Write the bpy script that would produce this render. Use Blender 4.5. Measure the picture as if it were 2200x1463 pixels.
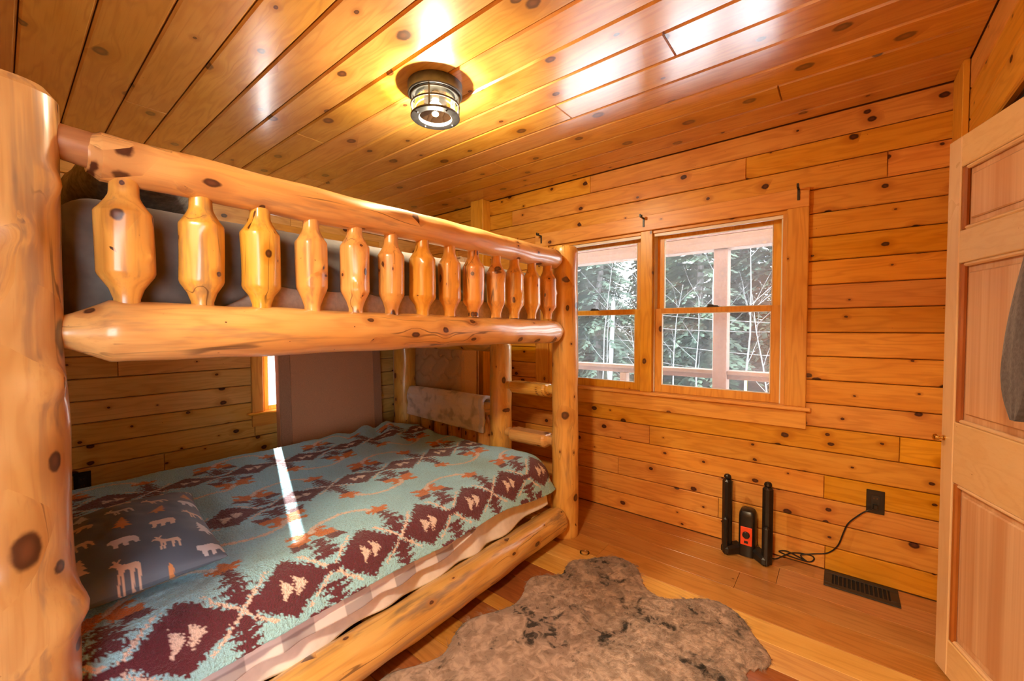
import bpy, bmesh, math, random
import numpy as np
from mathutils import Vector, Matrix, noise as mnoise

for o in list(bpy.data.objects): bpy.data.objects.remove(o)
SC = bpy.context.scene
COL = SC.collection
PI = math.pi
rnd = random.Random(7)

# ------------------------------------------------------------------ camera
CAMP = Vector((3.35, -2.74, 1.2987))
YAW, PITCH, ROLL, FPX = .6753, -.0304, -.0026, 884.2331
cd = bpy.data.cameras.new('camera'); cam = bpy.data.objects.new('camera', cd); COL.objects.link(cam)
_f = Vector((-math.sin(YAW)*math.cos(PITCH), math.cos(YAW)*math.cos(PITCH), math.sin(PITCH)))
_r = Vector((math.cos(YAW), math.sin(YAW), 0)); _u = _r.cross(_f)
_r2 = _r*math.cos(ROLL) + _u*math.sin(ROLL); _u2 = _u*math.cos(ROLL) - _r*math.sin(ROLL)
M = Matrix((_r2, _u2, -_f)).transposed().to_4x4(); M.translation = CAMP
cam.matrix_world = M
cd.sensor_fit = 'HORIZONTAL'; cd.sensor_width = 36; cd.lens = FPX/2200*36; cd.clip_start = .02; cd.clip_end = 300
SC.camera = cam

def ray(px, py):
    return _r2*((px-1100)/FPX) + _u2*((731.5-py)/FPX) + _f
def on(px, py, ax, v):
    d = ray(px, py); t = (v-CAMP[ax])/d[ax]; return CAMP + d*t

# ------------------------------------------------------------------ world, sun, exposure
W = bpy.data.worlds.new('sky'); SC.world = W; W.use_nodes = True
bg = W.node_tree.nodes['Background']
bg.inputs[0].default_value = (.86, .93, 1.0, 1); bg.inputs[1].default_value = 11.0
SUN_EL = math.radians(22)
sd = bpy.data.lights.new('sun', 'SUN'); sd.energy = 26; sd.angle = math.radians(.53); sd.color = (1, .96, .9)
so = bpy.data.objects.new('sun', sd); COL.objects.link(so)
sv = Vector((.948*math.cos(SUN_EL), -.3177*math.cos(SUN_EL), -math.sin(SUN_EL)))
so.rotation_euler = sv.to_track_quat('-Z', 'Y').to_euler(); so.location = (-6, 4, 6)
LAMP_W, HALL_FILL_W = 86, 105
SC.view_settings.view_transform = 'Standard'; SC.view_settings.look = 'None'
SC.view_settings.gamma = 1; SC.view_settings.use_curve_mapping = False
SC.view_settings.exposure = 0.44
CY = SC.cycles
CY.max_bounces = 7; CY.diffuse_bounces = 4; CY.glossy_bounces = 3; CY.transmission_bounces = 4; CY.transparent_max_bounces = 10
CY.caustics_reflective = False; CY.caustics_refractive = False; CY.sample_clamp_indirect = 8; CY.use_adaptive_sampling = True; CY.adaptive_threshold = .06

# ------------------------------------------------------------------ object helpers
ORG = {}
def tag(o, label=None, cat=None, group=None, kind=None):
    if label: o['label'] = label
    if cat: o['category'] = cat
    if group: o['group'] = group
    if kind: o['kind'] = kind
    return o
def empty(name, loc, label=None, cat=None, group=None, kind=None):
    o = bpy.data.objects.new(name, None); COL.objects.link(o); o.location = loc; o.empty_display_size = .1
    ORG[o] = Vector(loc)
    return tag(o, label, cat, group, kind)
def link_mesh(name, me, mat, parent=None, origin=None, smooth=False):
    o = bpy.data.objects.new(name, me); COL.objects.link(o)
    if parent is not None:
        o.parent = parent; ORG[o] = ORG[parent].copy()
    else:
        o.location = origin; ORG[o] = Vector(origin)
    if mat is not None: me.materials.append(mat)
    if smooth:
        me.polygons.foreach_set('use_smooth', [True]*len(me.polygons))
        me.set_sharp_from_angle(angle=math.radians(32))
    return o
def obj(name, V, F, mat, parent=None, smooth=False):
    V = np.asarray(V, dtype=float).reshape(-1, 3)
    if parent is not None: org = ORG[parent]
    else: org = Vector(((V[:,0].min()+V[:,0].max())/2, (V[:,1].min()+V[:,1].max())/2, V[:,2].min()))
    V = V - np.array(org)
    me = bpy.data.meshes.new(name); me.from_pydata(V.tolist(), [], F); me.update()
    return link_mesh(name, me, mat, parent, org, smooth)
class MB:
    def __init__(s): s.V = []; s.F = []
    def add(s, V, F):
        n = len(s.V); s.V += [tuple(v) for v in V]; s.F += [tuple(i+n for i in f) for f in F]; return s
    def build(s, name, mat, parent=None, smooth=False): return obj(name, s.V, s.F, mat, parent, smooth)
def cbox(x0, x1, y0, y1, z0, z1, c=.003):
    """box with chamfered edges (24 verts)"""
    c = min(c, (x1-x0)/2.01, (y1-y0)/2.01, (z1-z0)/2.01)
    cx, cy, cz = (x0+x1)/2, (y0+y1)/2, (z0+z1)/2; hx, hy, hz = (x1-x0)/2, (y1-y0)/2, (z1-z0)/2
    V = []; ix = {}
    for sx in (-1, 1):
        for sy in (-1, 1):
            for sz in (-1, 1):
                for a in range(3):
                    p = [hx-c, hy-c, hz-c]; p[a] += c
                    ix[(sx, sy, sz, a)] = len(V); V.append((cx+sx*p[0], cy+sy*p[1], cz+sz*p[2]))
    F = []
    for a in range(3):
        b, d = (a+1) % 3, (a+2) % 3
        for s in (-1, 1):
            q = []
            for sb, sdd in ((-1,-1), (1,-1), (1,1), (-1,1)):
                k = [0,0,0]; k[a] = s; k[b] = sb; k[d] = sdd; q.append(ix[(*k, a)])
            F.append(q if s > 0 else q[::-1])
        # edges along axis a between faces b and d
        for sb in (-1, 1):
            for sdd in (-1, 1):
                k0 = [0,0,0]; k0[a] = -1; k0[b] = sb; k0[d] = sdd; k1 = list(k0); k1[a] = 1
                q = [ix[(*k0, b)], ix[(*k1, b)], ix[(*k1, d)], ix[(*k0, d)]]
                F.append(q if sb*sdd < 0 else q[::-1])
    for sx in (-1, 1):
        for sy in (-1, 1):
            for sz in (-1, 1):
                q = [ix[(sx, sy, sz, a)] for a in range(3)]
                F.append(q if sx*sy*sz > 0 else q[::-1])
    return V, F
def box(name, b, mat, parent=None, c=.003):
    return obj(name, *cbox(*b, c), mat, parent)
def xform(V, mat): return [tuple(mat @ Vector(v)) for v in V]
def tube(P, Rr, n=20, caps=True, wob=0, seed=0, facet=0, bumps=(), capr=.6, capl=None):
    """skin along points with radii, irregular like a peeled log; bumps = (t index, angle, height, size)"""
    P = [Vector(p) for p in P]; V = []; F = []
    t0 = (P[-1]-P[0]).normalized(); ref = Vector((0,0,1)) if abs(t0.z) < .9 else Vector((1,0,0))
    m = len(P)
    for i, p in enumerate(P):
        t = (P[min(i+1, m-1)]-P[max(i-1, 0)])
        t = t.normalized() if t.length > 1e-9 else t0
        a = t.cross(ref)
        if a.length < 1e-6: a = t.cross(Vector((0,1,0)))
        a.normalize(); b = t.cross(a)
        ref_keep = ref
        for k in range(n):
            th = 2*PI*k/n; r = Rr[i] if not callable(Rr) else Rr(i)
            if wob: r *= 1 + wob*mnoise.noise(Vector((math.cos(th)*1.3+seed*7.1, math.sin(th)*1.3, p.dot(t0)*6)))
            if facet: r *= 1 - facet*(1-abs(math.cos(th*facet_n/2+seed)))
            for (bt, ba, bh, bs) in bumps:
                dt = (p-P[0]).dot(t0)-bt; da = (th-ba+PI) % (2*PI)-PI
                q = (dt*dt + (da*Rr[i])**2)/(bs*bs)
                if q < 9: r += bh*math.exp(-q)
            V.append(p + a*(math.cos(th)*r) + b*(math.sin(th)*r))
    for i in range(m-1):
        for k in range(n):
            k2 = (k+1) % n; F.append((i*n+k, i*n+k2, (i+1)*n+k2, (i+1)*n+k))
    if caps:
        F.append(tuple(range(n))[::-1]); F.append(tuple(range((m-1)*n, m*n)))
    return V, F
facet_n = 8
def lathe(c, prof, n=32, wob=0, seed=0, axis='z'):
    """prof = (r, h) list; closed bottom/top when r==0"""
    V = []; F = []
    for (r, h) in prof:
        for k in range(n):
            th = 2*PI*k/n
            V.append((c[0]+r*math.cos(th), c[1]+r*math.sin(th), c[2]+h))
    m = len(prof)
    for i in range(m-1):
        for k in range(n):
            k2 = (k+1) % n; F.append((i*n+k, i*n+k2, (i+1)*n+k2, (i+1)*n+k))
    return V, F
def grid_faces(nu, nv, wrap_u=False):
    F = []
    for i in range(nu-1 if not wrap_u else nu):
        for j in range(nv-1):
            a = i*nv+j; b = ((i+1) % nu)*nv+j; F.append((a, b, b+1, a+1))
    return F
def set_colors(o, cols, name='col'):
    at = o.data.color_attributes.new(name, 'FLOAT_COLOR', 'POINT')
    c = np.ones((len(o.data.vertices), 4), dtype=np.float32); c[:, :3] = cols
    at.data.foreach_set('color', c.ravel())
def lin(r, g, b):
    f = lambda c: (c/255/12.92 if c/255 <= .04045 else ((c/255+.055)/1.055)**2.4)
    return (f(r), f(g), f(b))
def subsurf(o, n=1):
    m = o.modifiers.new('smooth', 'SUBSURF'); m.levels = n; m.render_levels = n

# ------------------------------------------------------------------ materials
class NT:
    def __init__(s, name):
        s.m = bpy.data.materials.new(name); s.m.use_nodes = True; s.t = s.m.node_tree; s.t.nodes.clear()
        s.out = s.t.nodes.new('ShaderNodeOutputMaterial')
    def n(s, typ, **kw):
        x = s.t.nodes.new(typ)
        for k, v in kw.items(): setattr(x, k, v)
        return x
    def put(s, sock, v):
        if v is None: return
        if isinstance(v, bpy.types.NodeSocket): s.t.links.new(v, sock)
        elif isinstance(v, (tuple, list)) and len(v) == 3 and sock.type == 'RGBA': sock.default_value = (*v, 1)
        else: sock.default_value = v
    def math(s, op, a, b=None, c=None, clamp=False):
        x = s.n('ShaderNodeMath', operation=op, use_clamp=clamp)
        s.put(x.inputs[0], a); s.put(x.inputs[1], b); s.put(x.inputs[2], c); return x.outputs[0]
    def comb(s, a, b, c):
        x = s.n('ShaderNodeCombineXYZ'); s.put(x.inputs[0], a); s.put(x.inputs[1], b); s.put(x.inputs[2], c); return x.outputs[0]
    def sep(s, v):
        x = s.n('ShaderNodeSeparateXYZ'); s.put(x.inputs[0], v); return x.outputs
    def vmath(s, op, a, b=None):
        x = s.n('ShaderNodeVectorMath', operation=op); s.put(x.inputs[0], a); s.put(x.inputs[1], b)
        return x.outputs[1] if op in ('LENGTH', 'DOT_PRODUCT', 'DISTANCE') else x.outputs[0]
    def mix(s, f, a, b, mode='MIX'):
        x = s.n('ShaderNodeMix', data_type='RGBA', blend_type=mode)
        s.put(x.inputs[0], f); s.put(x.inputs[6], a); s.put(x.inputs[7], b); return x.outputs[2]
    def noise(s, v, scale=1, detail=2, rough=.5, out=0, dist=0):
        x = s.n('ShaderNodeTexNoise'); s.put(x.inputs['Vector'], v); s.put(x.inputs['Scale'], scale)
        s.put(x.inputs['Detail'], detail); s.put(x.inputs['Roughness'], rough); s.put(x.inputs['Distortion'], dist); return x.outputs[out]
    def ss(s, x_, lo, hi):
        x = s.n('ShaderNodeMapRange', interpolation_type='SMOOTHSTEP'); s.put(x.inputs[0], x_); s.put(x.inputs[1], lo); s.put(x.inputs[2], hi)
        x.inputs[3].default_value = 0; x.inputs[4].default_value = 1; return x.outputs[0]
    def pos(s): return s.n('ShaderNodeNewGeometry').outputs['Position']
    def bump(s, h, st=.3, d=.01):
        x = s.n('ShaderNodeBump'); s.put(x.inputs['Height'], h); x.inputs['Strength'].default_value = st; x.inputs['Distance'].default_value = d; return x.outputs[0]
    def pbr(s, col, rough=.5, normal=None, coat=0, metal=0, spec=None, sheen=0, coat_rough=.1, trans=0, coat_ior=1.5):
        p = s.n('ShaderNodeBsdfPrincipled')
        s.put(p.inputs['Base Color'], col); s.put(p.inputs['Roughness'], rough); s.put(p.inputs['Normal'], normal)
        p.inputs['Coat Weight'].default_value = coat; p.inputs['Coat Roughness'].default_value = coat_rough
        p.inputs['Metallic'].default_value = metal; p.inputs['Coat IOR'].default_value = coat_ior
        if spec is not None: p.inputs['Specular IOR Level'].default_value = spec
        p.inputs['Sheen Weight'].default_value = sheen; p.inputs['Transmission Weight'].default_value = trans
        s.t.links.new(p.outputs[0], s.out.inputs[0]); return s.m

def wood(name, axis, light, mid, dark, knotcol=(.10, .035, .012), rough=.36, coat=.25, knots=.5, cell=(.30, .115), kr=.011,
         vary=.18, grain=1.0, stain=0.0, log=False, coat_rough=.12, across=1, coat_ior=1.5, spec=None):
    t = NT(name); P = t.pos(); x, y, z = t.sep(P)
    rv = t.n('ShaderNodeObjectInfo').outputs['Random']
    if axis == 'x': u, v, w = (x, z, y) if across == 1 else (x, y, z)
    elif axis == 'y': u, v, w = (y, z, x) if across == 1 else (y, x, z)
    else: u, v, w = z, x, y
    if across == 2: u, v, w = z, y, x
    u = t.math('MULTIPLY_ADD', rv, 41.3, u); v = t.math('MULTIPLY_ADD', rv, 17.7, v)
    # knots: one candidate per stretched cell, only some cells keep theirs
    vo = t.n('ShaderNodeTexVoronoi', voronoi_dimensions='3D' if log else '2D', feature='F1'); vo.inputs['Scale'].default_value = 1
    jig = t.noise(t.comb(u, v, w), 55, 2)
    cu = t.math('DIVIDE', u, cell[0]); cv = t.math('DIVIDE', v, cell[1]); cw = t.math('DIVIDE', w, cell[1])
    vec = t.comb(cu, cv, cw if log else 0); t.put(vo.inputs['Vector'], vec)
    dl = t.vmath('SUBTRACT', vec, vo.outputs['Position']); dx, dy, dz = t.sep(dl)
    ru = t.math('MULTIPLY', dx, cell[0]*.72); rvv = t.math('MULTIPLY', dy, cell[1]); rw = t.math('MULTIPLY', dz, cell[1]*.8)
    dvec = t.comb(ru, rvv, rw if log else 0)
    if log:   # knots run radially: measure only across the bark
        gx_, gy_, gz_ = t.sep(t.n('ShaderNodeNewGeometry').outputs['Normal'])
        NN = t.comb(*{'x': (gx_, gz_, gy_), 'y': (gy_, gz_, gx_), 'z': (gz_, gx_, gy_)}[axis])
        dd_ = t.vmath('DOT_PRODUCT', dvec, NN); sc_ = t.n('ShaderNodeVectorMath', operation='SCALE'); t.put(sc_.inputs[0], NN); t.put(sc_.inputs['Scale'], dd_)
        dvec = t.vmath('SUBTRACT', dvec, sc_.outputs[0])
    dist = t.vmath('LENGTH', dvec)
    dist = t.math('ADD', dist, t.math('MULTIPLY_ADD', jig, .007, -.0035))
    cc = t.n('ShaderNodeSeparateColor'); t.put(cc.inputs[0], vo.outputs['Color'])
    rad = t.math('MULTIPLY', t.ss(cc.outputs[0], 1-knots, 1.0), kr); rad = t.math('ADD', rad, t.math('MULTIPLY', t.math('GREATER_THAN', cc.outputs[0], 1-knots), kr*.35))
    q = t.math('DIVIDE', dist, t.math('MAXIMUM', rad, .0004))
    knot = t.math('SUBTRACT', 1, t.ss(q, .75, 1.15)); core = t.math('SUBTRACT', 1, t.ss(q, .1, .7))
    halo = t.math('MULTIPLY', t.math('SUBTRACT', 1, t.ss(q, 1.0, 3.6)), .55)
    # grain flows round the knots
    ff = t.math('SUBTRACT', 1, t.ss(q, .5, 4.5))
    g = t.math('SUBTRACT', v, t.math('MULTIPLY', t.math('MULTIPLY', rvv, ff), .75))
    n1 = t.noise(t.comb(t.math('MULTIPLY', u, 1.1), t.math('MULTIPLY', g, 9), t.math('MULTIPLY', w, 9)), 1, 3)
    ring = t.math('MULTIPLY_ADD', t.math('SINE', t.math('MULTIPLY', n1, 58)), .5, .5)
    n2 = t.noise(t.comb(t.math('MULTIPLY', u, 3.2), t.math('MULTIPLY', g, 170), t.math('MULTIPLY', w, 170)), 1, 2)
    n3 = t.noise(t.comb(t.math('MULTIPLY', u, 1.6), t.math('MULTIPLY', g, 5), w), 1, 4, .6)
    col = t.mix(t.ss(n3, .3, .72), light, mid)
    col = t.mix(t.math('MULTIPLY', t.math('POWER', ring, 2.5), .30*grain), col, dark)
    col = t.mix(t.math('MULTIPLY', t.ss(n2, .5, .8), .28*grain), col, dark)
    if stain:
        n4 = t.noise(t.comb(t.math('MULTIPLY', u, 2.2), t.math('MULTIPLY', g, 14), t.math('MULTIPLY', w, 14)), 1, 4, .65)
        col = t.mix(t.math('MULTIPLY', t.ss(n4, .54, .70), stain), col, (.22, .14, .085))
        n5 = t.noise(t.comb(t.math('MULTIPLY', u, .9), t.math('MULTIPLY', g, 13), t.math('MULTIPLY', w, 13)), 1, 2)
        n6 = t.noise(t.comb(u, t.math('MULTIPLY', v, 4), t.math('MULTIPLY', w, 4)), 2.2, 2)
        crack = t.math('MULTIPLY', t.math('SUBTRACT', 1, t.ss(t.math('ABSOLUTE', t.math('SUBTRACT', n5, .5)), .003, .011)), t.ss(n6, .50, .60))
        if stain > .8:
            n7 = t.noise(t.comb(t.math('MULTIPLY', u, 1.3), t.math('MULTIPLY', g, 34), t.math('MULTIPLY', w, 34)), 1, 3)
            col = t.mix(t.math('MULTIPLY', t.ss(n7, .53, .68), .55), col, (.26, .165, .10))
        col = t.mix(t.math('MULTIPLY', crack, .75), col, (.09, .04, .018))
    col = t.mix(halo, col, dark)
    col = t.mix(knot, col, t.mix(core, knotcol, tuple(c*1.9 for c in knotcol)))
    hv = t.n('ShaderNodeHueSaturation'); t.put(hv.inputs['Color'], col)
    r2 = t.math('FRACT', t.math('MULTIPLY', rv, 13.17)); r3 = t.math('FRACT', t.math('MULTIPLY', rv, 71.9))
    t.put(hv.inputs['Value'], t.math('MULTIPLY_ADD', r2, vary, 1-vary*.55)); t.put(hv.inputs['Saturation'], t.math('MULTIPLY_ADD', r3, .1, .95))
    t.put(hv.inputs['Hue'], t.math('MULTIPLY_ADD', r3, .014, .493))
    nrm = None
    if log:
        hb = t.noise(t.comb(t.math('MULTIPLY', u, 5), t.math('MULTIPLY', v, 26), t.math('MULTIPLY', w, 26)), 1, 2)
        nrm = t.bump(hb, .30, .006)
    return t.pbr(hv.outputs[0], t.math('MULTIPLY_ADD', n3, .16, rough-.08), nrm, coat=coat, coat_rough=coat_rough, coat_ior=coat_ior, spec=spec)

PINE = dict(light=(.78, .395, .066), mid=(.69, .295, .034), dark=(.42, .13, .012), coat=0, spec=.3, knotcol=(.06,.018,.007))
M_wx = wood('pine_board_x', 'x', **PINE, knots=.6, kr=.0115, cell=(.24,.11))
M_wy = wood('pine_board_y', 'y', **PINE, knots=.6, kr=.0115, cell=(.24,.11))
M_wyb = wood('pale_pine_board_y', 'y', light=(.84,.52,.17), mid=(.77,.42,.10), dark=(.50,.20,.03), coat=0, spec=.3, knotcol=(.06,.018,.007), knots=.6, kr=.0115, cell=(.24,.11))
M_wz = wood('pine_trim_z', 'z', light=(.80,.43,.08), mid=(.73,.34,.045), dark=(.46,.16,.02), coat=0, spec=.35, knots=.25)
M_tx = wood('pine_trim_x', 'x', light=(.80,.43,.08), mid=(.73,.34,.045), dark=(.46,.16,.02), coat=0, spec=.35, knots=.22)
M_ty = wood('pine_trim_y', 'y', light=(.80,.43,.08), mid=(.73,.34,.045), dark=(.46,.16,.02), coat=0, spec=.35, knots=.22)
M_cx = wood('pine_ceiling_board', 'x', light=(.76,.42,.11), mid=(.66,.31,.06), dark=(.42,.15,.02), knots=.55, cell=(.34,.15), kr=.019, rough=.34, coat=1.0, coat_rough=.21, coat_ior=2.1, across=2-0 if False else 0, vary=.22)
FLW = dict(rough=.33, coat=.35, coat_rough=.2, across=0, knots=.06, cell=(.5,.13), kr=.01, grain=1.3)
M_fp = wood('floor_board_pale', 'x', light=(.74,.46,.16), mid=(.66,.36,.10), dark=(.48,.22,.05), **FLW)
M_fm = wood('floor_board_amber', 'x', light=(.52,.25,.075), mid=(.46,.19,.05), dark=(.28,.10,.02), **FLW)
M_fd = wood('floor_board_heart', 'x', light=(.36,.13,.035), mid=(.28,.085,.02), dark=(.16,.04,.01), **FLW)
LOG = dict(light=(.80,.50,.155), mid=(.74,.375,.075), dark=(.46,.19,.04), knots=.5, cell=(.17,.10), kr=.0135, knotcol=(.075,.024,.009), rough=.34, coat=.5, coat_rough=.15, stain=.55, log=True, vary=.06)
M_ly = wood('cedar_log_y', 'y', **LOG)
M_lx = wood('cedar_log_x', 'x', **LOG)
M_lz = wood('cedar_log_z', 'z', **LOG)
LOG2 = dict(LOG); LOG2.update(stain=.9, light=(.73,.47,.19), mid=(.65,.335,.085), knots=.6, kr=.022, cell=(.20,.13))
M_lpost = wood('cedar_post_z', 'z', **LOG2)
BAL = dict(LOG); BAL.update(light=(.82,.45,.11), mid=(.74,.36,.07), dark=(.46,.16,.02), kr=.010, knots=.4, cell=(.10,.08), stain=.7, vary=.14)
M_bal = wood('cedar_baluster_z', 'z', **BAL)
LOG3 = dict(LOG); LOG3.update(stain=.85, light=(.74,.46,.17), mid=(.62,.33,.085))
M_llow = wood('cedar_side_log_y', 'y', **LOG3)
M_bev = wood('cedar_cut_y', 'y', light=(.42,.20,.06), mid=(.36,.15,.04), dark=(.25,.08,.02), knots=.05, stain=0, log=True, rough=.36, coat=.4)
M_out = wood('porch_timber_x', 'x', light=(.115,.040,.014), mid=(.092,.030,.010), dark=(.05,.017,.007), knots=.35, rough=.6, coat=0)
M_outz = wood('porch_timber_z', 'z', light=(.115,.040,.014), mid=(.092,.030,.010), dark=(.05,.017,.007), knots=.35, rough=.6, coat=0)
DOORP = dict(light=(.84,.62,.35), mid=(.79,.54,.27), dark=(.6,.33,.13), knots=.0, rough=.3, coat=.5, coat_rough=.2, grain=.6)
M_dz = wood('door_stile_z', 'z', **DOORP)
M_dy = wood('door_rail_y', 'y', **DOORP)
def door_panel_mat():
    t = NT('door_panel'); x, y, z = t.sep(t.pos())
    a = t.noise(t.comb(t.math('MULTIPLY', y, 16), t.math('MULTIPLY', z, .25), 0), 1, 3, .6)
    col = t.mix(t.ss(a, .35, .65), (.62,.34,.17), (.80,.56,.34))
    b = t.noise(t.comb(t.math('MULTIPLY', y, 120), t.math('MULTIPLY', z, 1.5), 0), 1, 2)
    col = t.mix(t.math('MULTIPLY', t.ss(b, .45, .8), .3), col, (.45,.2,.08))
    return t.pbr(col, .3, None, coat=.5, coat_rough=.2)
M_dpan = door_panel_mat()
M_dmold = wood('door_moulding', 'z', light=(.42,.14,.02), mid=(.36,.105,.014), dark=(.25,.07,.01), knots=0, rough=.3, coat=.4)
def plain(name, col, rough=.5, metal=0, coat=0, nscale=0, namp=.12, bump=0, sheen=0, spec=None):
    t = NT(name)
    if nscale:
        n = t.noise(t.pos(), nscale, 3)
        c = t.mix(t.ss(n, .3, .7), tuple(k*(1-namp) for k in col), tuple(min(1, k*(1+namp)) for k in col))
        nb = t.bump(n, bump, .004) if bump else None
    else: c, nb = col, None
    return t.pbr(c, rough, nb, metal=metal, coat=coat, sheen=sheen, spec=spec)
M_gap = plain('shadow_gap_backing', (.20,.085,.022), .8, nscale=8)
M_black = plain('black_plastic', (.012,.011,.010), .32, nscale=60, namp=.2)
M_blackm = plain('black_metal', (.02,.018,.016), .45, nscale=40, namp=.25)
M_orange = plain('orange_label', lin(238,84,46), .4, nscale=90, namp=.04)
M_pewter = plain('dark_pewter', (.075,.075,.08), .38, metal=.6, nscale=30, namp=.2)
M_brass = plain('brass', (.75,.5,.15), .22, metal=1, nscale=50, namp=.05)
M_white = plain('white_paint', (.75,.74,.70), .5, nscale=12, namp=.04)
M_vinyl = plain('white_weather_strip', (.8,.78,.72), .4, nscale=12, namp=.03)
M_sheet = plain('white_cotton', (.80,.78,.80), .8, nscale=30, namp=.05, bump=.15, sheen=.1)
M_brown = plain('brown_box_spring_cloth', (.60,.29,.15), .85, nscale=350, namp=.14, bump=.1)
M_browne = plain('brown_binding', (.42,.22,.13), .8, nscale=200, namp=.12)
M_quilt = plain('beige_quilted_ticking', (.66,.46,.30), .75, nscale=160, namp=.06, bump=.08)
M_quilts = plain('cream_mattress_border', (.66,.47,.30), .75, nscale=120, namp=.05)
M_beige = plain('tan_mattress_side', (.58,.40,.29), .8, nscale=60, namp=.1)
M_greys = plain('charcoal_brown_sheet', (.135,.108,.09), .75, nscale=25, namp=.12, sheen=.15)
M_jack = plain('grey_fleece', (.075,.068,.072), .95, nscale=90, namp=.25, bump=.3, sheen=.3)
M_ash = plain('asphalt_shingle', (.1,.1,.1), .9, nscale=30)
def glass_mat(name, tint=(1,1,1), haze=0):
    t = NT(name); tr = t.n('ShaderNodeBsdfTransparent'); tr.inputs[0].default_value = (*tint, 1)
    gl = t.n('ShaderNodeBsdfGlossy'); gl.inputs['Roughness'].default_value = .02; gl.inputs[0].default_value = (1,1,1,1)
    fr = t.n('ShaderNodeFresnel'); fr.inputs[0].default_value = 1.45
    mx = t.n('ShaderNodeMixShader'); t.t.links.new(fr.outputs[0], mx.inputs[0])
    base = tr.outputs[0]
    if haze:   # translucent haze mixed into the pane to wash out the view
        td = t.n('ShaderNodeBsdfTranslucent'); td.inputs[0].default_value = (.9,.92,.95,1); m2 = t.n('ShaderNodeMixShader'); m2.inputs[0].default_value = haze
        t.t.links.new(base, m2.inputs[1]); t.t.links.new(td.outputs[0], m2.inputs[2]); base = m2.outputs[0]
    t.t.links.new(base, mx.inputs[1]); t.t.links.new(gl.outputs[0], mx.inputs[2]); t.t.links.new(mx.outputs[0], t.out.inputs[0])
    return t.m
M_glass = glass_mat('window_glass', (.96,.98,.97), haze=.02); M_lglass = glass_mat('lantern_glass', (.97,.95,.9))
def emit(name, col, st):
    t = NT(name); e = t.n('ShaderNodeEmission'); e.inputs[0].default_value = (*col, 1); e.inputs[1].default_value = st
    t.t.links.new(e.outputs[0], t.out.inputs[0]); return t.m
M_bulb = emit('glowing_bulb', (1, .78, .45), 40)
def vcol(name, rough=.9, nscale=240, bump=.6, dist=.006, sheen=.3, curl=.18, spec=.2):
    t = NT(name); a = t.n('ShaderNodeAttribute', attribute_name='col').outputs['Color']
    n = t.noise(t.pos(), nscale, 3, .6); h = n
    if curl:
        a = t.mix(t.math('MULTIPLY', t.math('SUBTRACT', 1, t.ss(n, .32, .55)), curl), a, (.05,.045,.05))
    return t.pbr(a, rough, t.bump(h, bump, dist), sheen=sheen, spec=spec)
M_fleece = vcol('sherpa_print', nscale=150, bump=.9, dist=.012, curl=.22)
M_pillow = vcol('pillow_print', rough=.55, nscale=500, bump=.05, dist=.001, sheen=.1, curl=0, spec=.4)
M_plaid = vcol('plaid_print', rough=.75, nscale=500, bump=.1, dist=.001, sheen=.1, curl=0)
M_throw = vcol('plush_throw', rough=.9, nscale=120, bump=.4, dist=.006, curl=.05)

# ------------------------------------------------------------------ room shell
PP = .127; H = 19*PP; XC = 3.75; YF = -2.97; TH = .16
def plank_geo(axis, a0, a1, b0, b1, face, th, out, c=.0045):
    """board on a plane. axis = (long, across, normal) indexes; out = direction of the visible face"""
    la, lb, ln = axis; V = []
    g = .002 if c > .002 else .0012
    a0 += .0006; a1 -= .0006; b0 += g; b1 -= g
    for (d, ins) in ((0, 0), (th-c, 0), (th, c)):
        for (p, q) in ((a0+ins*.5, b0+ins), (a1-ins*.5, b0+ins), (a1-ins*.5, b1-ins), (a0+ins*.5, b1-ins)):
            v = [0,0,0]; v[la] = p; v[lb] = q; v[ln] = face - out*th + out*d; V.append(v)
    F = [(3,2,1,0), (8,9,10,11)]
    for r in (0, 4):
        for k in range(4): F.append((r+k, r+(k+1)%4, r+4+(k+1)%4, r+4+k))
    e = np.cross(np.array(V[9])-np.array(V[8]), np.array(V[11])-np.array(V[8]))
    if e[ln]*out < 0: F = [f[::-1] for f in F]
    return V, F
def rect_sub(r, hole):
    a0, a1, b0, b1 = r; h0, h1, k0, k1 = hole
    if a1 <= h0 or a0 >= h1 or b1 <= k0 or b0 >= k1: return [r]
    out = []
    if a0 < h0: out.append((a0, h0, b0, b1))
    if a1 > h1: out.append((h1, a1, b0, b1))
    m0, m1 = max(a0, h0), min(a1, h1)
    if b0 < k0: out.append((m0, m1, b0, k0))
    if b1 > k1: out.append((m0, m1, k1, b1))
    return out
def split_run(lo, hi, cuts):
    e = [lo] + sorted(c for c in cuts if lo+.05 < c < hi-.05) + [hi]
    return list(zip(e[:-1], e[1:]))
def shell(name, bounds, holes, plane, label):
    """backing wall built of rectangles around holes. plane: 'y' or 'x' """
    m = MB()
    ax, lo, hi, z0, z1, t0, t1 = bounds
    rects = [(lo, hi, z0, z1)]
    for h in holes: rects = [q for r in rects for q in rect_sub(r, h)]
    for (a0, a1, b0, b1) in rects:
        if plane == 'y': m.add(*cbox(a0, a1, t0, t1, b0, b1, .0005))
        else: m.add(*cbox(t0, t1, a0, a1, b0, b1, .0005))
    o = m.build(name, M_gap); tag(o, label, 'wall', kind='structure'); return o

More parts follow.
